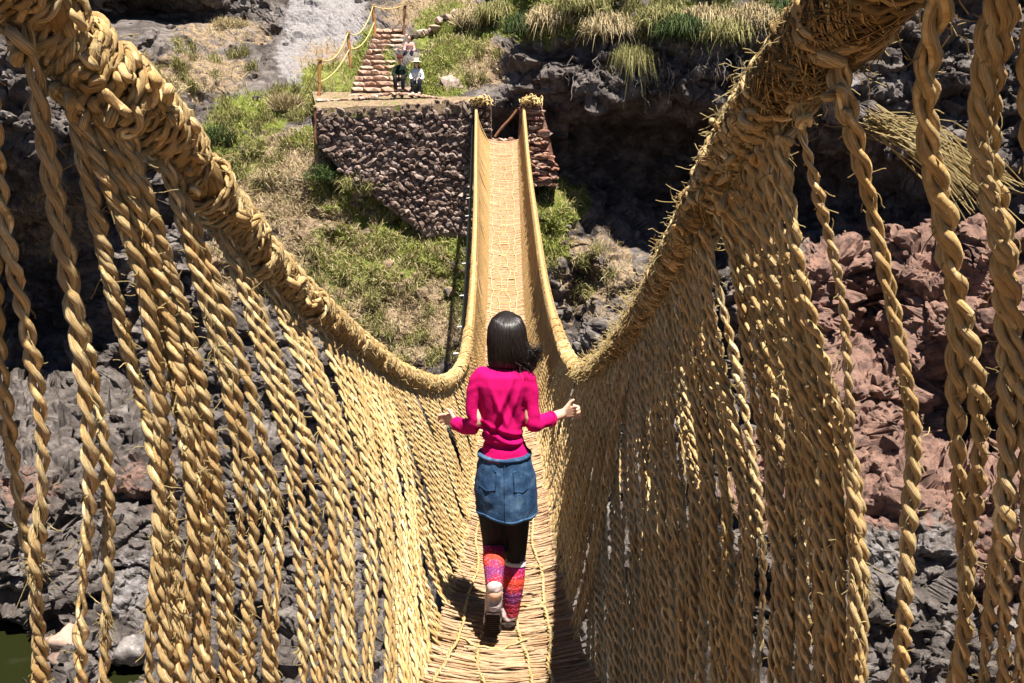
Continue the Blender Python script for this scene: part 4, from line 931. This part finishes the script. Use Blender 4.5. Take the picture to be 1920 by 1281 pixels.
# shoes
def shoe(ank, heel, toe, upv, name='shoe'):
    """heel, toe: points on the sole line; upv: from sole to upper"""
    heel, toe, upv = np.array(heel), np.array(toe), np.array(upv, float); d = toe-heel; L = np.linalg.norm(d); d /= L; upv -= d*upv.dot(d); upv /= np.linalg.norm(upv); sd = np.cross(d, upv)
    def ringset(prof, m=18, z0=0):
        V_ = []
        for (t, wdt, h, zb) in prof:
            a = np.arange(m)/m*2*np.pi; V_.append(heel+d*t*L+sd*(wdt*np.cos(a))[:, None]+upv*(zb+h*.5+h*.5*np.sin(a))[:, None])
        return np.array(V_)
    def put(mb, V_):
        n, m = V_.shape[:2]; i = np.arange(n-1)[:, None]*m; j = np.arange(m)[None]; k = (j+1) % m
        mb.add(V_.reshape(-1, 3), np.stack([i+j, i+k, i+m+k, i+m+j], -1).reshape(-1, 4), None, .5)
        for e in (0, n-1): mb.add(np.vstack([V_[e], V_[e].mean(0)[None]]), np.stack([j[0], k[0], np.full(m, m)], 1), None, .5)
    up = MB(); put(up, ringset([(0, .012, .05, .02), (.02, .030, .085, .01), (.12, .037, .100, .005), (.25, .037, .098, .005), (.42, .036, .078, .005), (.65, .041, .058, .005), (.85, .038, .046, .005), (.97, .025, .034, .006), (1, .008, .012, .015)]))
    limb(up, [heel+d*L*.17+upv*.06, ank], [.038, .036])
    o = remesh(up, name, M['shoe'], woman, .005, 2, lambda v, n: .003*fbm(v*60, 2, 2))
    s = MB(); put(s, ringset([(0, .018, .022, -.010), (.03, .033, .024, -.011), (.2, .037, .024, -.011), (.42, .033, .024, -.011), (.7, .043, .022, -.010), (.9, .038, .022, -.009), (1.0, .018, .02, -.006), (1.02, .006, .01, 0)])); so_ = s.build('sole', M['sole'], o)
    tr = MB()
    for t in np.linspace(.06, .94, 12): w_ = np.interp(t, [0, .2, .42, .7, 1], [.028, .034, .030, .040, .02]); c = heel+d*t*L-upv*.012; tube(tr, np.array([c-sd*w_, c+sd*w_]), .0045, 5)
    tr.build('tread', M['sole'], so_)
zf = deckz(YB)+.028
toeL = L_((B(923, 1200)[0], YB-.10, deckz(YB-.10)+.035)); heelL = ankL+np.array((0, -.065, -.035)); v_ = heelL-toeL; heelL = toeL+v_/np.linalg.norm(v_)*.225
shoe(ankL, heelL, toeL, (0, .8, .35)); hx = B(953, 1190)[0]
heelR = L_((hx, YB-.01, deckz(YB)+.040)); shoe(ankR, heelR, L_((hx+.01, YB+.22, deckz(YB+.22)+.035)), (0, .2, 1))
# hair
hr = MB(); cap_ = [( .112, .012, .014, 0), (.106, .038, .046, 0), (.090, .063, .077, 0), (.052, .080, .098, -.002), (.015, .084, .102, -.004), (-.03, .084, .094, -.012), (-.06, .085, .078, -.026), (-.09, .083, .056, -.038), (-.108, .080, .040, -.044), (-.122, .074, .028, -.046)]
hm = MB();  loft(hm, [(hc+np.array((.002-.0*z, -.006+y, z)), a, b) for z, a, b, y in [(q[0], q[1]*.89, q[2], q[3]) for q in cap_]], 30)
def hgroove(v, n):
    ang = np.arctan2(v[:, 1]-hc[1], v[:, 0]-hc[0]); fr_ = (n[:, 1] > .5)*(v[:, 2] < hc[2]+.05)*(v[:, 2] > hc[2]-.12)
    return .008*fbm(v*np.array((22, 22, 9)), 2, 31)+.002*np.sin(ang*34+2*fbm(v*8, 2, 2))+.003*fbm(v*np.array((40, 40, 5)), 2, 4)-.035*fr_
ho = remesh(hm, 'hair', M['hair'], woman, .005, 3, hgroove)
st = MB(); prof = np.array(cap_)*np.array((1, .89, 1, 1))
for k in range(900):
    a = math.pi+rng.random()*math.pi if k < 840 else rng.random()*6.28; z1 = -.095-.04*rng.random(); zs = np.linspace(.113, z1, 12)
    if math.sin(a) > .2: continue
    rx = np.interp(-zs, -prof[:, 0], prof[:, 1]); ry = np.interp(-zs, -prof[:, 0], prof[:, 2]); yo = np.interp(-zs, -prof[:, 0], prof[:, 3]); w_ = np.linspace(0, 1, 12)
    aa = a+rng.normal(0, .16)*w_; p = np.stack([hc[0]+rx*np.cos(aa)*(1.04+.03*rng.normal())+.012*np.clip(w_-.5, 0, 1), hc[1]+yo-.006+ry*np.sin(aa)*(1.05+.07*rng.random()), hc[2]+zs], 1)
    if math.cos(a) > .25: p[:, 0] += (rng.random()*.05)*w_**3; p[:, 2] += .01*w_**2
    tube(st, p, (.0016+.0016*rng.random())*(1-.7*w_), 4, cap=False)
for k in range(420):          # strands blown out to the right
    s0 = hc+np.array((.066+.012*rng.random(), -.03-.04*rng.random(), -.01-.11*rng.random())); u_ = rng.random(); e = Lb(988+30*u_, 682-26*u_+rng.normal(0, 9), rng.normal(0, .02)); mdl = s0*.5+e*.5+np.array((.0, 0, -.022+.018*rng.normal()))
    tube(st, smooth_path([s0+np.array((-.01, .01, .04)), s0, mdl, e], n=12), np.linspace(.0024, .0006, 12), 4, cap=False)
for k in range(90):
    a = math.pi+rng.random()*math.pi; q0 = hc+np.array((.078*math.cos(a), -.03+.06*math.sin(a), .02-.10*rng.random())); dd = np.array((math.cos(a)*.5+.5, math.sin(a)*.4, -1.2))
    tube(st, smooth_path([q0, q0+dd*.03+rng.normal(0, .006, 3), q0+dd*.065+rng.normal(0, .016, 3)], n=8), np.linspace(.0009, .0004, 8), 3, cap=False)
st.build('hair_strands', M['hair'], ho, kind='stuff')
for nm_, pts_ in (('neckline', [(915, 683), (935, 681), (955, 681), (975, 683)]),): pass

# seated people on the steps
def seated(base, face, top, pants, hairm, s, label, hat=None, arms=1):
    e = empty('person', tuple(base), label=label, cat='person'); q = lambda x, y, z: np.array((x, y, z))*s
    b = MB(); hz = 1.08
    ball(b, q(0, -.06, hz), np.array((.078, .09, .108))*s, 12); ball(b, q(0, -.15, hz-.01), np.array((.014, .02, .02))*s, 6); limb(b, [q(0, -.04, hz-.08), q(0, .0, .90)], [.05*s, .055*s])
    loft(b, [(q(0, y, z), a*s, c*s) for z, a, c, y in ((.42, .14, .11, .06), (.6, .12, .09, .02), (.8, .15, .1, 0), (.9, .10, .07, .0))])
    for sx in (-1, 1):
        limb(b, [q(sx*.17, 0, .84), q(sx*.22, -.1, .6), q(sx*.09, -.34, .52)], [.045*s, .04*s, .03*s]); hand(b, q(sx*.085, -.35, .52), (-sx*.5, -.7, -.2), (0, 0, 1), s, .5, -sx)
        limb(b, [q(sx*.09, .04, .45), q(sx*.13, -.38, .47), q(sx*.12, -.40, .08)], [.07*s, .055*s, .04*s])
        ball(b, q(sx*.12, -.46, .04), np.array((.045, .12, .04))*s, 8)
    remesh(b, 'body', M['skin'], e, .012*s, 3)
    t = MB(); loft(t, [(q(0, y, z), a*s, c*s) for z, a, c, y in ((.40, .17, .15, .05), (.6, .145, .12, .02), (.78, .17, .125, 0), (.88, .15, .10, 0), (.92, .07, .06, 0))])
    for sx in (-1, 1): limb(t, [q(sx*.15, 0, .85), q(sx*.22, -.1, .6), q(sx*.11, -.31, .52)], [.065*s, .06*s, .045*s])
    remesh(t, 'jacket', M[top], e, .012*s, 4, lambda v, n: .012*fbm(v*9, 3, 3))
    t = MB(); 
    for sx in (-1, 1): limb(t, [q(sx*.08, .05, .45), q(sx*.13, -.38, .48), q(sx*.12, -.40, .12)], [.095*s, .078*s, .06*s])
    remesh(t, 'trousers', M[pants], e, .012*s, 4, lambda v, n: .01*fbm(v*9, 3, 5))
    for sx in (-1, 1): t = MB(); ball(t, q(sx*.12, -.47, .045), np.array((.055, .14, .05))*s, 10); t.build('shoe', M['shoe' if pants == 'navy' else 'sole'], e)
    t = MB(); ball(t, q(0, -.03, hz+.03), np.array((.09, .10, .11))*s, 12)
    if hat == 'straw': loft(t, [(q(0, .02, hz), .10*s, .08*s), (q(0, .03, hz-.25), .12*s, .06*s)])
    t.build('hair', M[hairm], e)
    if hat == 'straw':
        t = MB(); loft(t, [(q(0, -.05, hz+.20), .03*s, .03*s), (q(0, -.05, hz+.19), .085*s, .09*s), (q(0, -.05, hz+.09), .105*s, .11*s), (q(0, -.05, hz+.075), .19*s, .20*s), (q(0, -.05, hz+.06), .20*s, .21*s)], 20); t.build('straw_hat', M['hatstraw'], e)
    if hat == 'cap':
        t = MB(); loft(t, [(q(0, -.03, hz+.17), .03*s, .03*s), (q(0, -.03, hz+.15), .08*s, .08*s), (q(0, -.03, hz+.07), .105*s, .11*s)], 16); ball(t, q(0, -.15, hz+.07), np.array((.07, .09, .012))*s, 8); t.build('cap', M['redhat'], e)
    return e
b1 = PY(752, 174, 26.9); b2 = PY(783, 178, 26.85); b3 = PY(769, 120, 29.3)
seated(b1, 0, 'darkcloth', 'leggings', 'hair', .93, 'person in dark jacket and cap sitting on the bottom steps, left of the pair', 'cap')
seated(b2, 0, 'white', 'navy', 'brownhair', .88, 'person in straw hat and white top sitting at the right edge of the stairs', 'straw')
seated(b3, 0, 'pinkcloth', 'navy', 'hair', .78, 'person in pale pink shirt sitting higher up behind the other two')
print('TRIS', sum(sum(max(1, p.loop_total-2) for p in m.polygons[:0]) or len(m.loops)-2*len(m.polygons) for m in {o.data for o in bpy.data.objects if o.type == 'MESH'}), 'ROPES', ropes_n, 'OBJECTS', len(bpy.data.objects))
